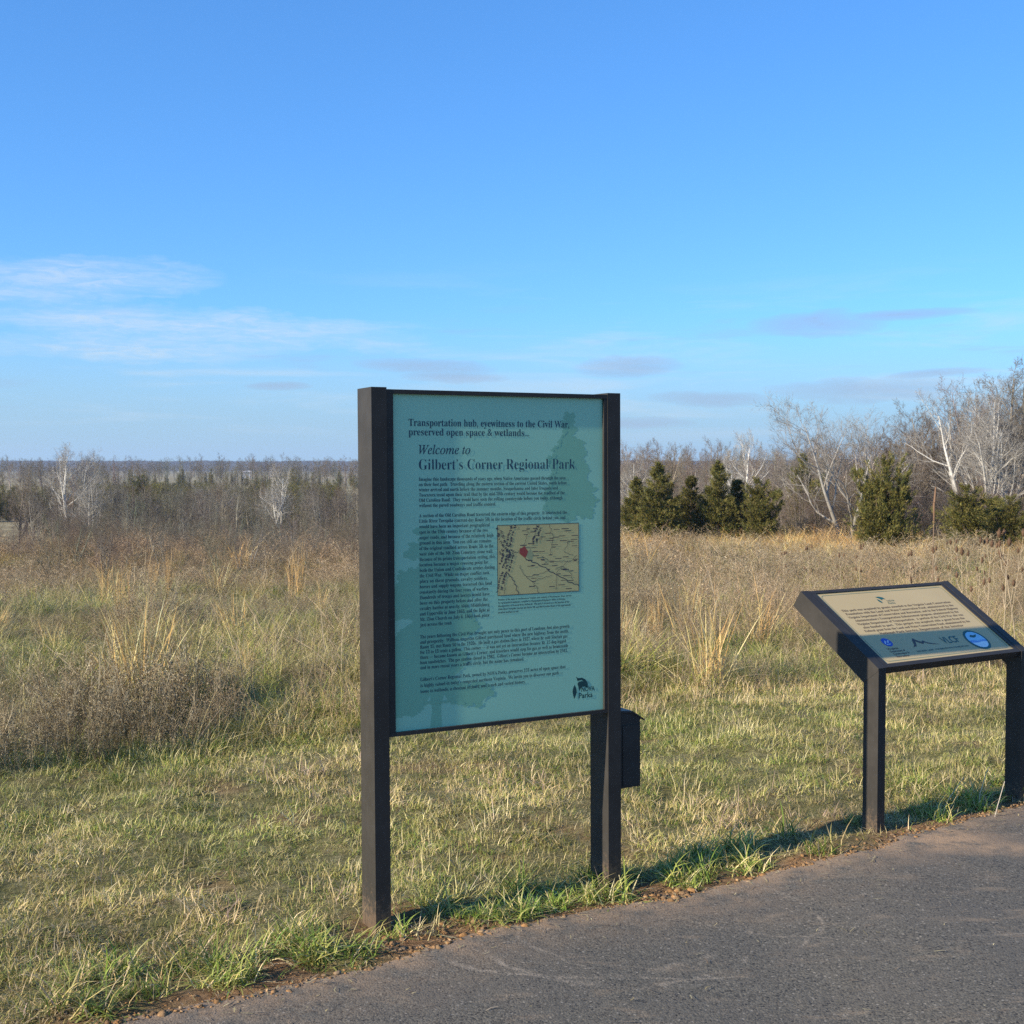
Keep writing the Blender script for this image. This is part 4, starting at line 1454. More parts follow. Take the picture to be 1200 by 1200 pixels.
def bare_tree(rg, h, spread=0.5, trunk_r=0.13, fork=0.3, multi=1, pale=(0.36, 0.32, 0.27), dark=(0.20, 0.165, 0.135), fine=4, up=0.35, nl=10, nb=7, nt=6, lean=(0, 0), white=None):
    """leafless tree: returns (trunk segments, twig segments) meshes"""
    big, thin = [], []

    def limb(p, d, length, r, n, wob, pull, end=0.35):
        pts, rads = [p], [r]
        for j in range(n):
            d = d + rg.normal(0, wob, 3)
            d[2] += pull
            d = d / np.linalg.norm(d)
            p = p + d * length / n
            pts.append(p)
            rads.append(r * (1 - (1 - end) * (j + 1) / n))
        return np.array(pts), np.array(rads), d

    def put(lst, pts, rads, lvl):
        for j in range(len(pts) - 1):
            lst.append([*pts[j], *pts[j + 1], rads[j], rads[j + 1], lvl])

    def at(pts, rads, f):
        f = f * (len(pts) - 1)
        i = min(int(f), len(pts) - 2)
        return pts[i] + (pts[i + 1] - pts[i]) * (f - i), rads[i] + (rads[i + 1] - rads[i]) * (f - i), pts[i + 1] - pts[i]

    def side(d, ang):
        d = d / np.linalg.norm(d)
        a = np.cross(d, rg.normal(0, 1, 3))
        a /= np.linalg.norm(a)
        return d * math.cos(ang) + a * math.sin(ang)

    for m in range(multi):
        a0 = rg.uniform(0, 6.283)
        ln = 0.0 if multi == 1 else rg.uniform(0.12, 0.32)
        d = np.array([lean[0] + math.cos(a0) * ln, lean[1] + math.sin(a0) * ln, 1.0])
        H = h * (1.0 if m == 0 else rg.uniform(0.7, 0.95))
        tp, tr, _ = limb(np.array([math.cos(a0), math.sin(a0), 0]) * trunk_r * (multi > 1) - np.array([0, 0, 0.3]), d / np.linalg.norm(d), H * 0.9, trunk_r, 9, 0.05, 0.05, 0.14)
        put(big, tp, tr, 0)
        for i in range(nl):
            f = fork + (0.98 - fork) * (i + rg.random()) / nl
            p, r, dd = at(tp, tr, f)
            L1_ = h * spread * (1.15 - 0.75 * f) * rg.uniform(0.7, 1.2)
            lp, lr, _ = limb(p, side(dd, rg.uniform(0.6, 1.1)), L1_, max(r * 0.55, 0.012), 6, 0.14, up * 0.25, 0.25)
            put(big, lp, lr, 1)
            for k in range(nb):
                f2 = 0.2 + 0.8 * (k + rg.random()) / nb
                p2, r2, d2 = at(lp, lr, f2)
                L2_ = L1_ * (0.55 - 0.28 * f2) * rg.uniform(0.7, 1.3)
                bp, br, _ = limb(p2, side(d2, rg.uniform(0.5, 1.0)), L2_, max(r2 * 0.5, 0.008), 4, 0.17, up * 0.2, 0.4)
                put(thin, bp, br, 2)
                for q in range(nt):
                    f3 = 0.2 + 0.8 * (q + rg.random()) / nt
                    p3, r3, d3 = at(bp, br, f3)
                    L3 = L2_ * (0.55 - 0.2 * f3) * rg.uniform(0.7, 1.4)
                    wp, wr, _ = limb(p3, side(d3, rg.uniform(0.4, 0.9)), L3, 0.0065, 2, 0.2, up * 0.2, 0.6)
                    put(thin, wp, wr, 3)
                    for z in range(fine):
                        p4, r4, d4 = at(wp, wr, rg.uniform(0.2, 1.0))
                        fp, fr, _ = limb(p4, side(d4, rg.uniform(0.4, 0.8)), L3 * rg.uniform(0.4, 0.8), 0.0048, 1, 0.2, 0.05, 0.6)
                        put(thin, fp, fr, 4)

    def mk(lst, nm, sides, mat):
        S = np.array(lst)
        f = np.clip(S[:, 8] / 3.0, 0, 1)[:, None]
        c0, c1 = np.array(pale), np.array(dark)
        c = c0 * (1 - f) + c1 * f
        if white is not None:                # sycamore: limbs bleach with height, trunk base stays brown
            g = sst(S[:, 2] / h, 0.12, 0.4)[:, None] * (1 - 0.6 * f)
            c = c * (1 - g) + np.array(white) * g
        V, Q, T, C = tubes(S[:, :8], sides, c, rg, 0.14)
        return np_mesh(nm, V, [Q], mat, C)
    return mk, big, thin


def bare_meshes(seed, mats, **kw):
    mk, b, t = bare_tree(np.random.default_rng(seed), **kw)
    return mk(b, 'trunk', 5, mats), mk(t, 'crown', 3, mats)


def cedar_meshes(seed, h, r, mat, n=12000, shape=0.8, tone=1.0, lift=0.02, tops=1):
    rg = np.random.default_rng(seed)
    # a few rough sub-leaders, then single boughs of uneven length, each a loose plume of sprays
    lead = [(0, 0, 1.0, 1.0)] + [(rg.normal(0, r * 0.36), rg.normal(0, r * 0.36), rg.uniform(0.55, 0.9), rg.uniform(0.45, 0.75)) for _ in range(3 + tops)]
    wt = np.array([l[2] * l[3] ** 2 + 0.12 for l in lead])
    nb = 230
    bw = rg.choice(len(lead), nb, p=wt / wt.sum())
    bl = np.array(lead)[bw]
    bf = rg.beta(1.0, 1.25, nb)
    bp = rg.uniform(0, 6.283, nb)
    blen = r * bl[:, 3] * ((1 - bf) ** shape) * rg.uniform(0.55, 1.30, nb) + 0.05 * r
    which = rg.integers(0, nb, n)
    t = rg.random(n) ** 0.7
    ph = bp[which] + rg.normal(0, 0.10, n)
    q = blen[which] * t
    L = bl[which]
    f = bf[which]
    P = np.stack([L[:, 0] * (0.3 + 0.7 * f) + q * np.cos(ph), L[:, 1] * (0.3 + 0.7 * f) + q * np.sin(ph), h * (lift + (L[:, 2] - lift) * f) + q * (0.15 + 0.55 * f + 0.5 * t * t)], 1)
    P = P + rg.normal(0, 0.016 * h, (n, 3)) * (1.1 - 0.5 * t)[:, None]
    P[:, 2] = np.maximum(P[:, 2], 0.02 * h)
    D = np.stack([np.cos(ph), np.sin(ph), rg.uniform(0.35, 1.5, n)], 1) + rg.normal(0, 0.35, (n, 3))
    D /= np.linalg.norm(D, axis=1)[:, None]
    V, Q, C = [], [], []
    sz = h * rg.uniform(0.012, 0.032, n)[:, None]
    pal = np.array([(0.110, 0.106, 0.026), (0.140, 0.122, 0.030), (0.078, 0.088, 0.024), (0.165, 0.130, 0.038), (0.098, 0.090, 0.024)]) * 1.05 * tone
    c = pal[rg.integers(0, len(pal), n)] * rg.uniform(0.7, 1.3, (n, 1))
    for s in range(3):
        A = np.cross(D, rg.normal(0, 1, (n, 3)))
        A /= np.linalg.norm(A, axis=1)[:, None]
        dd = D + rg.normal(0, 0.3, (n, 3))
        o = P + rg.normal(0, 0.03, (n, 3)) * h / 4
        V.append(np.stack([o - dd * sz * 0.35, o + A * sz * 0.15, o + dd * sz * 0.95, o - A * sz * 0.15], 1))
        C.append(np.repeat(c[:, None], 4, 1))
    V = np.concatenate(V).reshape(-1, 3)
    C = np.concatenate(C).reshape(-1, 3)
    Q = np.arange(len(V)).reshape(-1, 4)
    crown = np_mesh('crown', V, [Q], mat, C)
    S = []
    for (lx, ly, lh, lr) in lead:
        S.append([0, 0, -0.3, lx * 0.5, ly * 0.5, h * 0.35 * lh, 0.02 * h, 0.013 * h])
        S.append([lx * 0.5, ly * 0.5, h * 0.35 * lh, lx, ly, h * lh * 0.95, 0.013 * h, 0.003 * h])
    for k in range(26):
        z = rg.uniform(0.08, 0.8)
        a = rg.uniform(0, 6.283)
        e = r * (1 - z) ** shape * 0.8
        S.append([0, 0, h * z, e * math.cos(a), e * math.sin(a), h * z + e * 0.5, 0.006 * h, 0.002 * h])
    Vt, Qt, _, Ct = tubes(np.array(S), 5, (0.15, 0.105, 0.075), rg, 0.15)
    return np_mesh('trunk', Vt, [Qt], M_BARK if mat is M_NEEDLE else M_BARK_I, Ct), crown


def bearing_x(px, Y):
    return (px - 600) / F * Y


def plant_tree(name, meshes, px, Y, rz, s, label, cat, group=None, z=None, sz=None):
    x = bearing_x(px, Y)
    o = empty(name, (x, Y, float(land(x, Y)) if z is None else z), (0, 0, rz))
    o.scale = (s, s, sz or s)
    tag(o, label, cat, group)
    mesh_obj('trunk', meshes[0], o)
    mesh_obj('crown', meshes[1], o)
    return o


GREYBARK = dict(pale=(0.27, 0.24, 0.195), dark=(0.190, 0.162, 0.132))
BROWNBARK = dict(pale=(0.19, 0.158, 0.122), dark=(0.185, 0.146, 0.112))
WHITE = (0.56, 0.53, 0.47)


def build_trees():
    # --- single trees one can tell apart
    syc = bare_meshes(51, M_BARK, h=10, spread=0.46, trunk_r=0.21, fork=0.24, multi=2, white=(0.70, 0.66, 0.58), nl=12, nb=8, nt=7, fine=3, up=0.55, **GREYBARK)
    syc2 = bare_meshes(52, M_BARK, h=10, spread=0.44, trunk_r=0.19, fork=0.22, multi=3, white=WHITE, nl=10, nb=8, nt=6, fine=3, up=0.5, **GREYBARK)
    wide = bare_meshes(53, M_BARK, h=10, spread=0.66, trunk_r=0.19, fork=0.18, multi=2, white=(0.40, 0.37, 0.32), nl=11, nb=8, nt=7, fine=3, up=0.45, lean=(0.05, 0), **GREYBARK)
    grey = bare_meshes(54, M_BARK, h=10, spread=0.46, trunk_r=0.19, fork=0.22, multi=2, nl=14, nb=9, nt=7, fine=3, up=0.55, **GREYBARK)
    brown = bare_meshes(55, M_BARK, h=10, spread=0.38, trunk_r=0.16, fork=0.18, multi=3, nl=11, nb=8, nt=6, fine=3, up=0.6, **BROWNBARK)
    crook = bare_meshes(56, M_BARK, h=10, spread=0.5, trunk_r=0.19, fork=0.2, multi=4, white=(0.46, 0.43, 0.37), nl=8, nb=8, nt=6, fine=3, up=0.35, **GREYBARK)
    G = 'bare trees along the right-hand wood'
    plant_tree('bare_tree', grey, 1196, 82, 0.4, 1.27, 'tallest bare grey tree, at the right edge of the view', 'tree', G)
    plant_tree('bare_tree', syc2, 1141, 78, 2.2, 1.05, 'bright white forked sycamore standing behind the cedars on the right', 'tree', G)
    plant_tree('bare_tree', wide, 992, 70, 3.3, 0.80, 'pale grey spreading bare tree left of the big bushy cedar', 'tree', G)
    plant_tree('bare_tree', syc, 866, 96, 1.0, 0.80, 'whitish bare sycamore rising behind the row of cedars', 'tree', G)
    plant_tree('bare_tree', crook, 1172, 74, 4.1, 0.80, 'crooked pale bare tree leaning right of the white sycamore', 'tree', G)
    plant_tree('bare_tree', brown, 1050, 84, 0.2, 0.95, 'reddish-brown bare tree directly behind the big bushy cedar', 'tree', G)
    plant_tree('bare_tree', grey, 1092, 88, 2.6, 0.98, 'slim grey bare tree just left of the white sycamore', 'tree', G, sz=1.02)
    plant_tree('bare_tree', brown, 1022, 92, 1.7, 0.95, 'slender brown bare tree between the spreading tree and the big cedar', 'tree', G)
    plant_tree('bare_tree', crook, 742, 88, 0.9, 0.62, 'small bare tree beside the right post of the welcome board', 'tree', G)
    plant_tree('bare_tree', grey, 925, 104, 5.2, 0.95, 'thin bare tree poking above the wood between cedar row and spreading tree', 'tree', G)
    G = 'bare trees in the valley on the left'
    plant_tree('bare_tree', syc2, 84, 118, 0.6, 0.98, 'tall twin-stemmed pale sycamore at far left above the meadow', 'tree', G)
    plant_tree('bare_tree', syc, 331, 112, 2.4, 0.70, 'small bright white bare tree left of the welcome board', 'tree', G)
    plant_tree('bare_tree', crook, 106, 112, 1.9, 0.66, 'crooked pale bare tree just right of the twin-stemmed sycamore', 'tree', G)
    plant_tree('bare_tree', grey, 377, 122, 3.0, 0.72, 'slim grey bare tree closest to the left post of the welcome board', 'tree', G)
    plant_tree('bare_tree', wide, 240, 128, 0.1, 0.64, 'low spreading grey tree in the middle of the left valley', 'tree', G)
    plant_tree('bare_tree', brown, 20, 122, 2.0, 0.74, 'brown bare tree at the left edge of the view', 'tree', G)
    # --- cedars
    ced = [cedar_meshes(61, 5, 1.45, M_NEEDLE), cedar_meshes(62, 5, 1.9, M_NEEDLE, n=18000, shape=0.6, tops=2), cedar_meshes(63, 5, 1.25, M_NEEDLE, n=11000, tone=0.66), cedar_meshes(64, 5, 2.2, M_NEEDLE, n=26000, shape=0.5, tone=1.08, tops=3)]
    G = 'red cedars along the edge of the field'
    for k, px, Y, s, sz, lab in ((0, 746, 70, 0.86, 0.76, 'short olive cedar nearest the right post of the welcome board'), (0, 772, 68, 1.00, 0.90, 'pointed olive cedar second from the right post of the welcome board'),
                                 (2, 810, 71, 1.05, 0.76, 'dark narrow cedar in the middle of the cedar row'), (0, 842, 69, 0.92, 0.92, 'tallest pointed cedar of the row, in front of the white sycamore'),
                                 (2, 864, 70, 1.00, 0.72, 'dark cedar tucked right of the tallest pointed cedar'), (1, 888, 68, 0.72, 0.72, 'broad round-topped cedar ending the cedar row on the right'),
                                 (0, 941, 78, 0.95, 1.04, 'pale slim cedar standing apart behind the spreading bare tree'), (3, 1036, 55, 0.72, 0.84, 'big bushy cedar above the tilted tan plaque'),
                                 (1, 1132, 61, 0.85, 0.68, 'squat cedar below the white sycamore'), (1, 1186, 58, 0.75, 0.55, 'low cedar at the right edge of the view')):
        plant_tree('cedar_tree', ced[k], px, Y, px * 1.7, s, lab, 'tree', G, sz=sz)
    G = 'dark cedars in the left valley'
    for k, px, Y, s, lab in ((2, 55, 150, 0.95, 'dark cedar near the left edge above the pale field'), (1, 166, 330, 1.7, 'tall dark evergreen clump far off on the left skyline'), (2, 164, 148, 1.15, 'dark narrow cedar right of the twin-stemmed sycamore'),
                             (0, 190, 160, 1.15, 'olive cedar standing in the middle of the left valley'), (1, 347, 118, 0.55, 'small round cedar at the foot of the small white tree'), (1, 312, 116, 0.42, 'low round cedar just left of the small white tree')):
        plant_tree('cedar_tree', ced[k], px, Y, px * 2.3, s, lab, 'tree', G)
    # --- massed woods
    rg = np.random.default_rng(77)
    protos = []
    for sd, kw in ((71, dict(spread=0.34, nl=12, nb=6, nt=5, fine=3, up=0.7, trunk_r=0.15, fork=0.22, **BROWNBARK)), (72, dict(spread=0.40, nl=12, nb=6, nt=5, fine=3, up=0.5, trunk_r=0.16, fork=0.2, **GREYBARK)),
                   (73, dict(spread=0.36, multi=2, nl=9, nb=6, nt=5, fine=2, up=0.6, trunk_r=0.13, fork=0.15, **GREYBARK)), (74, dict(spread=0.30, nl=14, nb=6, nt=5, fine=3, up=0.9, trunk_r=0.14, fork=0.1, **BROWNBARK)),
                   (75, dict(spread=0.42, multi=3, nl=8, nb=5, nt=5, fine=3, up=0.4, trunk_r=0.07, fork=0.03, **BROWNBARK)),
                   (76, dict(spread=0.40, multi=2, nl=9, nb=6, nt=5, fine=2, up=0.4, trunk_r=0.2, fork=0.2, white=(0.5, 0.46, 0.4), **GREYBARK))):
        mk, b, t = bare_tree(np.random.default_rng(sd), h=10, **kw)
        V, fs, C = merge([tubes(np.array(l)[:, :8], s, (np.array(kw['pale']) if l is b else np.array(kw['dark'])) * (1.6 if sd == 76 and l is b else 1), np.random.default_rng(sd), 0.2) for l, s in ((b, 4), (t, 3))])
        protos.append(np_mesh('wood_tree', V, fs, M_BARK_I, C))
    WOOD = proto_collection('wood_tree', protos)
    x, y, s, pid = [], [], [], []

    def add(n, y0, y1, p0, p1, s0, s1, kinds):
        yy = rg.uniform(y0, y1, n)
        pp = rg.uniform(p0, p1, n)
        x.append((pp - 600) / F * yy)
        y.append(yy)
        s.append(rg.uniform(s0, s1, n))
        pid.append(np.array(kinds)[rg.integers(0, len(kinds), n)])
    add(130, 82, 140, 1060, 1330, 0.75, 1.08, (0, 1, 2, 3, 3, 5))
    add(80, 82, 140, 930, 1080, 0.60, 0.88, (0, 1, 2, 3, 3, 5))
    add(60, 82, 120, 1140, 1340, 1.0, 1.32, (0, 1, 2, 3))
    add(170, 70, 86, 930, 1330, 0.25, 0.5, (4, 4, 0))            # understorey thicket
    add(90, 74, 92, 640, 930, 0.22, 0.42, (4, 4, 1))
    add(260, 105, 260, 640, 1010, 0.58, 0.84, (0, 0, 1, 3, 2))
    add(120, 180, 330, 560, 1000, 0.85, 1.1, (0, 0, 1, 3))
    add(230, 84, 125, 60, 480, 0.20, 0.36, (4, 4, 1, 2))          # left valley bottom brush
    add(260, 108, 190, 120, 500, 0.42, 0.66, (1, 2, 1, 0))
    add(60, 110, 160, 30, 150, 0.45, 0.7, (1, 2, 0))
    add(330, 36, 86, -60, 500, 0.07, 0.20, (4, 4, 2))            # brush spilling into the field
    add(60, 52, 74, 700, 1300, 0.07, 0.15, (4, 4, 2))
    add(170, 480, 700, -150, 480, 1.0, 1.4, (0, 0, 1, 3))
    add(230, 700, 1200, -200, 640, 1.15, 1.6, (0, 0, 3, 1))
    add(60, 360, 470, -120, 170, 0.9, 1.2, (0, 0, 3, 1))
    x, y, s, pid = map(np.concatenate, (x, y, s, pid))
    n = len(x)
    tint = rg.uniform(0.8, 1.2, (n, 1)) * np.array([[1.0, 0.98, 0.95]]) * (1 + rg.normal(0, 0.05, (n, 3)))
    tint = np.where((x < 0)[:, None], tint * np.array([[0.86, 0.90, 0.88]]), tint)
    far = sst(y, 250, 500)[:, None]
    wide_s = s * (1 + 0.35 * far[:, 0])
    scatter('bare_wood', np.stack([x, y, land(x, y)], 1), np.stack([rg.normal(0, .04, n), rg.normal(0, .04, n), rg.uniform(0, 6.283, n)], 1), np.stack([wide_s, wide_s, s], 1), pid, tint, WOOD,
            'leafless grey-brown woods massed along the skyline')
    cp = [merge([(np.array([v.co[:] for v in m.vertices]), np.array([list(p.vertices) for p in m.polygons]), [], np.array([list(a.color)[:3] for a in m.color_attributes['tone'].data])) for m in cedar_meshes(sd, 5, rr, M_NEEDLE_I, n=1800, shape=shp)]) for sd, rr, shp in ((81, 1.2, 0.8), (82, 1.6, 0.6))]
    CED = proto_collection('scrub_cedar', [np_mesh('scrub_cedar', V, fs, M_NEEDLE_I, C) for V, fs, C in cp])
    x, y, s, pid = [], [], [], []
    add(700, 290, 430, 90, 400, 0.8, 1.25, (0, 1))
    add(60, 440, 620, 120, 430, 0.9, 1.5, (0, 1))
    add(60, 215, 250, -80, 75, 0.9, 1.3, (0, 1))
    add(60, 150, 230, 110, 200, 0.9, 1.3, (0, 1))
    add(40, 130, 200, 200, 430, 0.6, 1.0, (0, 1))
    add(24, 84, 100, 1000, 1250, 0.35, 0.6, (0, 1))
    x, y, s, pid = map(np.concatenate, (x, y, s, pid))
    n = len(x)
    tint = rg.uniform(0.75, 1.25, (n, 1)) * np.array([[1.0, 0.98, 0.95]])
    scatter('cedar_scrub', np.stack([x, y, land(x, y)], 1), np.stack([np.zeros(n), np.zeros(n), rg.uniform(0, 6.283, n)], 1), np.stack([s, s, s], 1), pid, tint, CED,
            'olive cedar scrub spread over the valley floor on the left')


build_trees()


def build_hills():
    """wooded ridge on the skyline, three kilometres off"""
    t = MT('wooded_hill', 0.95, 0.05)
    p = t.pos()
    n = t.noise(p, 0.02, 6, 0.65)
    t.color(t.mix(t.ramp(n, 0.35, 0.65), (0.050, 0.042, 0.038), (0.100, 0.080, 0.066)))
    xs = np.arange(-2900, 2900, 9.0)
    ys = np.arange(0, 700, 12.0)
    X, Y = np.meshgrid(xs, ys, indexing='ij')
    rise = sst(Y, 0, 320) * (1 - 0.35 * sst(Y, 400, 700))
    px = 600 + F * X / 3200
    top = 24 + 9 * (vn1.fbm(X / 420, X * 0 + 2.2, 3) - 0.5) * 2 + 3.0 * (vn2.fbm(X / 90, Y / 90, 3) - 0.5)
    Z = -16 + rise * (top + 16) + rise * (vn3.fbm(X / 14, Y / 14, 2) - 0.5) * 6.5
    V = np.stack([X, 2900 + Y, Z], -1).reshape(-1, 3)
    tag(mesh_obj('hills', np_mesh('hills', V, [grid_faces(len(xs), len(ys))], t.m, smooth=False)), kind='structure')


build_hills()


def build_house():
    Y = 640
    x = bearing_x(289, Y)
    z = float(land(x, Y))
    o = empty('farmhouse', (x, Y, z + 5.0), (0, 0, 0.35))
    o.scale = (0.30, 0.30, 0.26)
    tag(o, 'tiny white farmhouse among trees on the far left skyline', 'house')
    wall = mat_flat('white_siding', (0.60, 0.59, 0.57), 0.7, 0.03)
    roof = mat_flat('pale_roof', (0.55, 0.54, 0.53), 0.6, 0.05)
    dark = mat_flat('window_glass', (0.05, 0.06, 0.07), 0.2, 0.05)
    bm_obj('wall', box_bm(-7.5, 7.5, -3.5, 3.5, -10, 3.2), wall, o)
    r = prism_x([(-4.0, 3.21), (4.0, 3.21), (0.0, 5.8)], -8, 8)
    rf = bm_obj('roof', r, roof, o)
    bm_obj('chimney', box_bm(3.2, 4.0, -0.4, 0.4, 5.0, 7.0), wall, rf)
    for i in range(3):
        bm_obj('window', box_bm(-4.2 + 3.4 * i, -3.0 + 3.4 * i, -3.56, -3.48, 0.6, 2.4), dark, o)


build_house()

# ---------------------------------------------------------------- single plants in the field


def teasel_mesh(seed, h):
    rg = np.random.default_rng(seed)
    S, heads = [], []
    p, d = np.array([0, 0, -0.05]), np.array([rg.normal(0, .05), rg.normal(0, .05), 1.0])
    pts = [p]
    for j in range(6):
        d = d + rg.normal(0, .03, 3)
        d /= np.linalg.norm(d)
        q = p + d * h / 6
        S.append([*p, *q, .0045 - .0004 * j, .0041 - .0004 * j])
        p = q
        pts.append(p)
    heads.append((p, d, 1.0))
    for j in (3, 4, 5):
        for sgn in (0, math.pi):
            if rg.random() < 0.25:
                continue
            a = rg.uniform(0, 3) + sgn
            o = pts[j]
            m = o + np.array([math.cos(a) * .5, math.sin(a) * .5, .8]) * h * .09
            e = m + np.array([math.cos(a) * .15, math.sin(a) * .15, 1]) * h * rg.uniform(.06, .12)
            S += [[*o, *m, .003, .0026], [*m, *e, .0026, .0022]]
            heads.append((e, np.array([0, 0, 1.0]), rg.uniform(.6, .85)))
    stem = tubes(np.array(S), 4, (0.40, 0.31, 0.20), rg, .1)
    V, f, C = merge([stem])
    sm = np_mesh('stem', V, f, M_PLANT, C)
    hm = []
    for (c, ax, s) in heads:
        # egg-shaped bristly head
        rows, k = 6, 8
        P = []
        for i in range(rows + 1):
            t = i / rows
            rr = .0165 * s * math.sin(math.pi * (0.08 + 0.86 * t)) ** 0.8
            for a in range(k):
                an = 2 * math.pi * (a + .5 * (i % 2)) / k
                P.append(c + np.array([math.cos(an) * rr, math.sin(an) * rr, (-.01 + .062 * t) * s]) * (1 + rg.normal(0, .03)))
        Q = [[i * k + a, i * k + (a + 1) % k, (i + 1) * k + (a + 1) % k, (i + 1) * k + a] for i in range(rows) for a in range(k)]
        T, PB = [], []
        for b in range(70):
            v = np.array(P[rg.integers(0, len(P))])
            o = v - (c + np.array([0, 0, .02]))
            o = o / np.linalg.norm(o) + np.array([0, 0, .3])
            sd = rg.normal(0, 1, 3) * .0012
            PB += [v - sd, v + sd, v + o * .011 * s]
            T.append([3 * b, 3 * b + 1, 3 * b + 2])
        for b in range(5):
            a = rg.uniform(0, 6.28)
            v = c - np.array([0, 0, .008 * s])
            n = len(PB)
            e = v + np.array([math.cos(a), math.sin(a), .9]) * .034 * s
            PB += [v - np.array([.001, 0, 0]), v + np.array([.001, 0, 0]), e]
            T.append([n, n + 1, n + 2])
        cc = np.array((0.125, 0.075, 0.045)) * rg.uniform(.8, 1.25)
        hm.append(merge([(np.array(P), np.array(Q), [], np.tile(cc, (len(P), 1))), (np.array(PB), [], np.array(T), np.tile(cc * 1.3, (len(PB), 1)))]))
    return sm, [np_mesh('seed_head', V, f, M_PLANT, C) for V, f, C in hm]


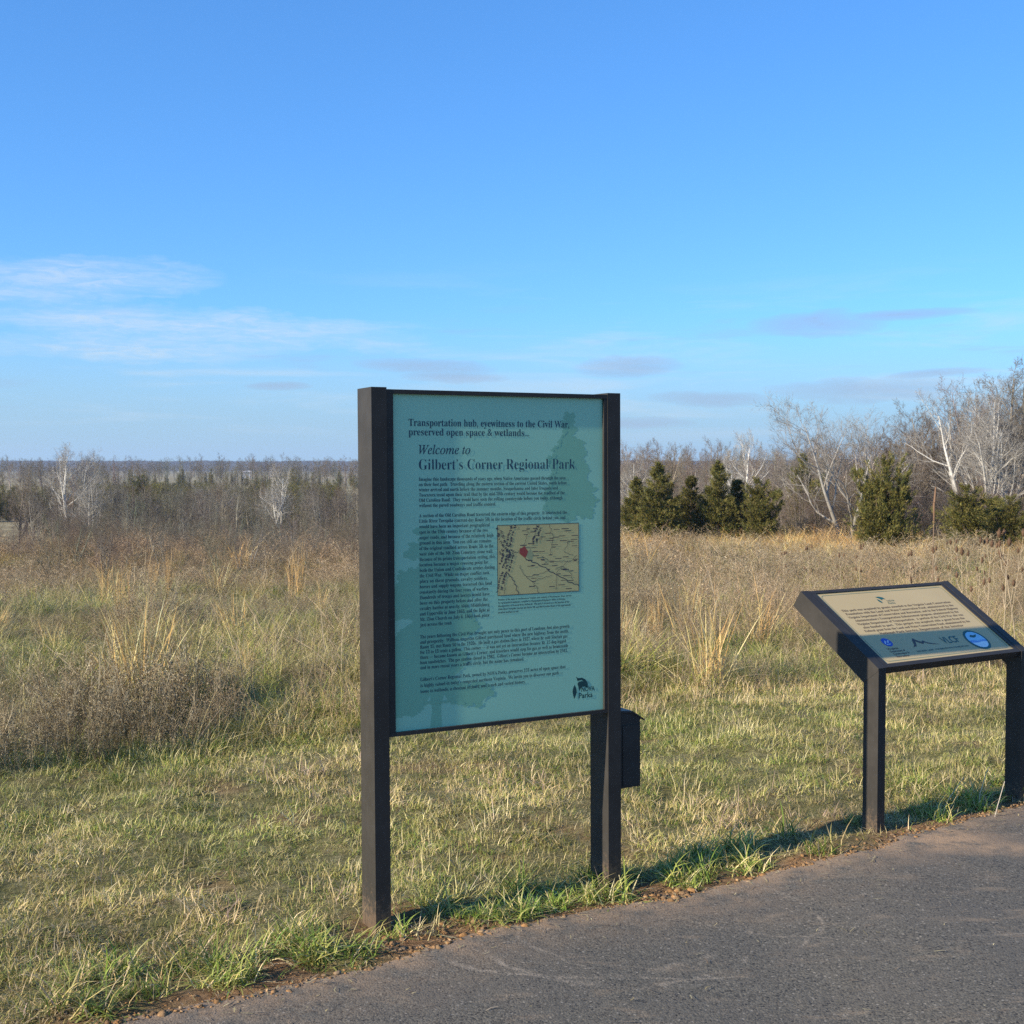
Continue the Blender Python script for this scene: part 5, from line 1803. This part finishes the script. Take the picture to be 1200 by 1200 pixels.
def place_plants():
    rg = np.random.default_rng(91)
    ts = [teasel_mesh(200 + i, 1.0) for i in range(4)]
    spots = [(1130, 10.8, 1.02, 'teasel stalk right of the tilted plaque, leaning over its top corner'), (1176, 10.6, 1.10, 'tall teasel stalk standing nearest the right edge of the view'), (1194, 11.2, 1.18, 'teasel stalk cut by the right edge of the view'),
             (1158, 12.6, 1.10, 'teasel stalk between the two nearest ones, a step further back'), (1100, 13.5, 1.0, 'teasel stalk directly behind the top right corner of the plaque'), (1062, 15.0, .95, 'teasel stalk behind the middle of the plaque'),
             (985, 17.0, .9, 'teasel stalk behind the left end of the plaque'), (1010, 18.5, 1.0, 'small distant teasel stalk left of the plaque logo'), (1118, 17.5, 1.1, 'distant teasel stalk below the squat cedar'),
             (1148, 15.5, 1.12, 'teasel stalk in front of the squat cedar'), (1185, 14.0, 1.2, 'teasel stalk in front of the low cedar at the right'), (950, 20.0, 1.0, 'distant teasel stalk above the left corner of the plaque'), (918, 19.0, .9, 'teasel stalk alone in the field midway between board and plaque')]
    for i, (px, Y, s, lab) in enumerate(spots):
        x = bearing_x(px, Y)
        o = empty('teasel', (x, Y, float(land(x, Y))), (0, 0, i * 1.3))
        o.scale = (s, s, s)
        tag(o, lab, 'plant', 'dried teasel stalks on the right')
        sm, hm = ts[i % 4]
        mesh_obj('stem', sm, o)
        for m in hm:
            mesh_obj('seed_head', m, o)
    # broomsedge bunches
    bs = []
    for k in range(3):
        r2 = np.random.default_rng(300 + k)
        V, f, C = merge([blades(46, .80, .16, .0060, .07, .10, .05, ORANGE, r2, 4), blades(26, .34, .1, .005, .09, .5, .3, STRAW, r2, 3)])
        bs.append(np_mesh('culms', V, f, M_PLANT, C))
    for i, (px, Y, s, lab) in enumerate(((138, 16.0, .80, 'orange broomsedge bunch low on the left, in front of the others'), (149, 16.6, .9, 'orange broomsedge bunch close behind the front left one'), (178, 24.0, 1.15, 'orange broomsedge bunch upright in the left middle distance'),
                                         (197, 24.8, 1.2, 'taller orange broomsedge bunch right of its middle-distance neighbour'), (342, 23.0, 1.15, 'orange broomsedge bunch just left of the welcome board'), (351, 24.2, 1.25, 'orange broomsedge bunch beside the one left of the welcome board'),
                                         (762, 12.6, .62, 'pale orange broomsedge bunch right of the welcome board'), (772, 12.9, .66, 'second pale broomsedge bunch right of the welcome board'), (120, 21, 1.0, 'thin broomsedge bunch furthest left'))):
        x = bearing_x(px, Y)
        o = mesh_obj('broomsedge', bs[i % 3], None, (x, Y, float(land(x, Y)) - .02), (0, 0, i))
        o.scale = (s * .8, s * .8, s)
        tag(o, lab, 'grass bunch', 'broomsedge bunches in the field')
    # a mullein candle
    r2 = np.random.default_rng(400)
    x = bearing_x(1094, 19)
    o = empty('mullein', (x, 19, float(land(x, 19))))
    tag(o, 'single tall brown mullein spike right of the big bushy cedar', 'plant')
    S = [[0, 0, -.1, .01, 0, 1.3, .008, .007], [.01, 0, 1.3, .012, 0, 1.62, .012, .015], [.012, 0, 1.62, .03, 0, 1.86, .015, .005]]
    V, f, C = merge([tubes(np.array(S[:1]), 6, (0.24, 0.165, 0.11), r2)])
    mesh_obj('stem', np_mesh('stem', V, f, M_PLANT, C), o)
    V, f, C = merge([tubes(np.array(S[1:]), 8, (0.19, 0.115, 0.07), r2)])
    V = V + r2.normal(0, .004, V.shape)
    mesh_obj('flower_spike', np_mesh('flower_spike', V, f, M_PLANT, C), o)

    # loose dry stems and twigs
    def stick(name, pts, r, c, lab, cat='twig', group=None):
        pts = np.array(pts, float)
        S = [[*pts[i], *pts[i + 1], r * (1 - .12 * i), r * (1 - .12 * (i + 1))] for i in range(len(pts) - 1)]
        V, f, C = merge([tubes(np.array(S), 5, c, np.random.default_rng(5), .1)])
        o = mesh_obj(name, np_mesh(name, V, f, M_PLANT, C), None)
        tag(o, lab, cat, group)
    straw = (0.50, 0.43, 0.28)
    bx = lambda px, Y: bearing_x(px, Y)
    stick('dry_stem', [(bx(1151, 5.95), 5.95, 0), (bx(1153, 5.97), 5.97, .10), (bx(1160, 5.98), 5.98, .20), (bx(1163, 5.98), 5.98, .23)], .003, straw, 'straw-coloured dry stem leaning between the plaque posts', 'stem')
    stick('dry_stem', [(bx(1168, 5.75), 5.75, 0), (bx(1174, 5.76), 5.76, .10), (bx(1182, 5.78), 5.78, .21)], .0024, (0.42, 0.36, 0.29), 'thin grey dry stem crossing in front of the right plaque post', 'stem')
    stick('dry_stem', [(bx(1105, 5.9), 5.9, 0), (bx(1116, 5.92), 5.92, .09), (bx(1134, 5.95), 5.95, .19)], .002, straw, 'fine dry stem standing in the shadow right of the left plaque post', 'stem')
    stick('fallen_twig', [(bx(1205, 5.85), 5.85, .03), (bx(1180, 5.72), 5.72, .035), (bx(1160, 5.66), 5.66, .028), (bx(1140, 5.62), 5.62, .022)], .004, (0.34, 0.24, 0.15), 'brown twig lying on the asphalt at the right edge')


place_plants()


def build_haze():
    bm = box_bm(-4400, 4400, -320, 5400, -60, 70)
    m = bpy.data.materials.new('haze')
    m.use_nodes = True
    N, L = m.node_tree.nodes, m.node_tree.links
    for n in list(N):
        N.remove(n)
    out = N.new('ShaderNodeOutputMaterial')
    v = N.new('ShaderNodeVolumePrincipled')
    v.inputs['Color'].default_value = (0.62, 0.78, 1.0, 1)
    v.inputs['Density'].default_value = 0.00013
    v.inputs['Anisotropy'].default_value = 0.1
    L.new(v.outputs[0], out.inputs['Volume'])
    o = bm_obj('haze', bm, m)
    tag(o, 'thin blue winter haze lying over the distance', kind='stuff')


build_haze()
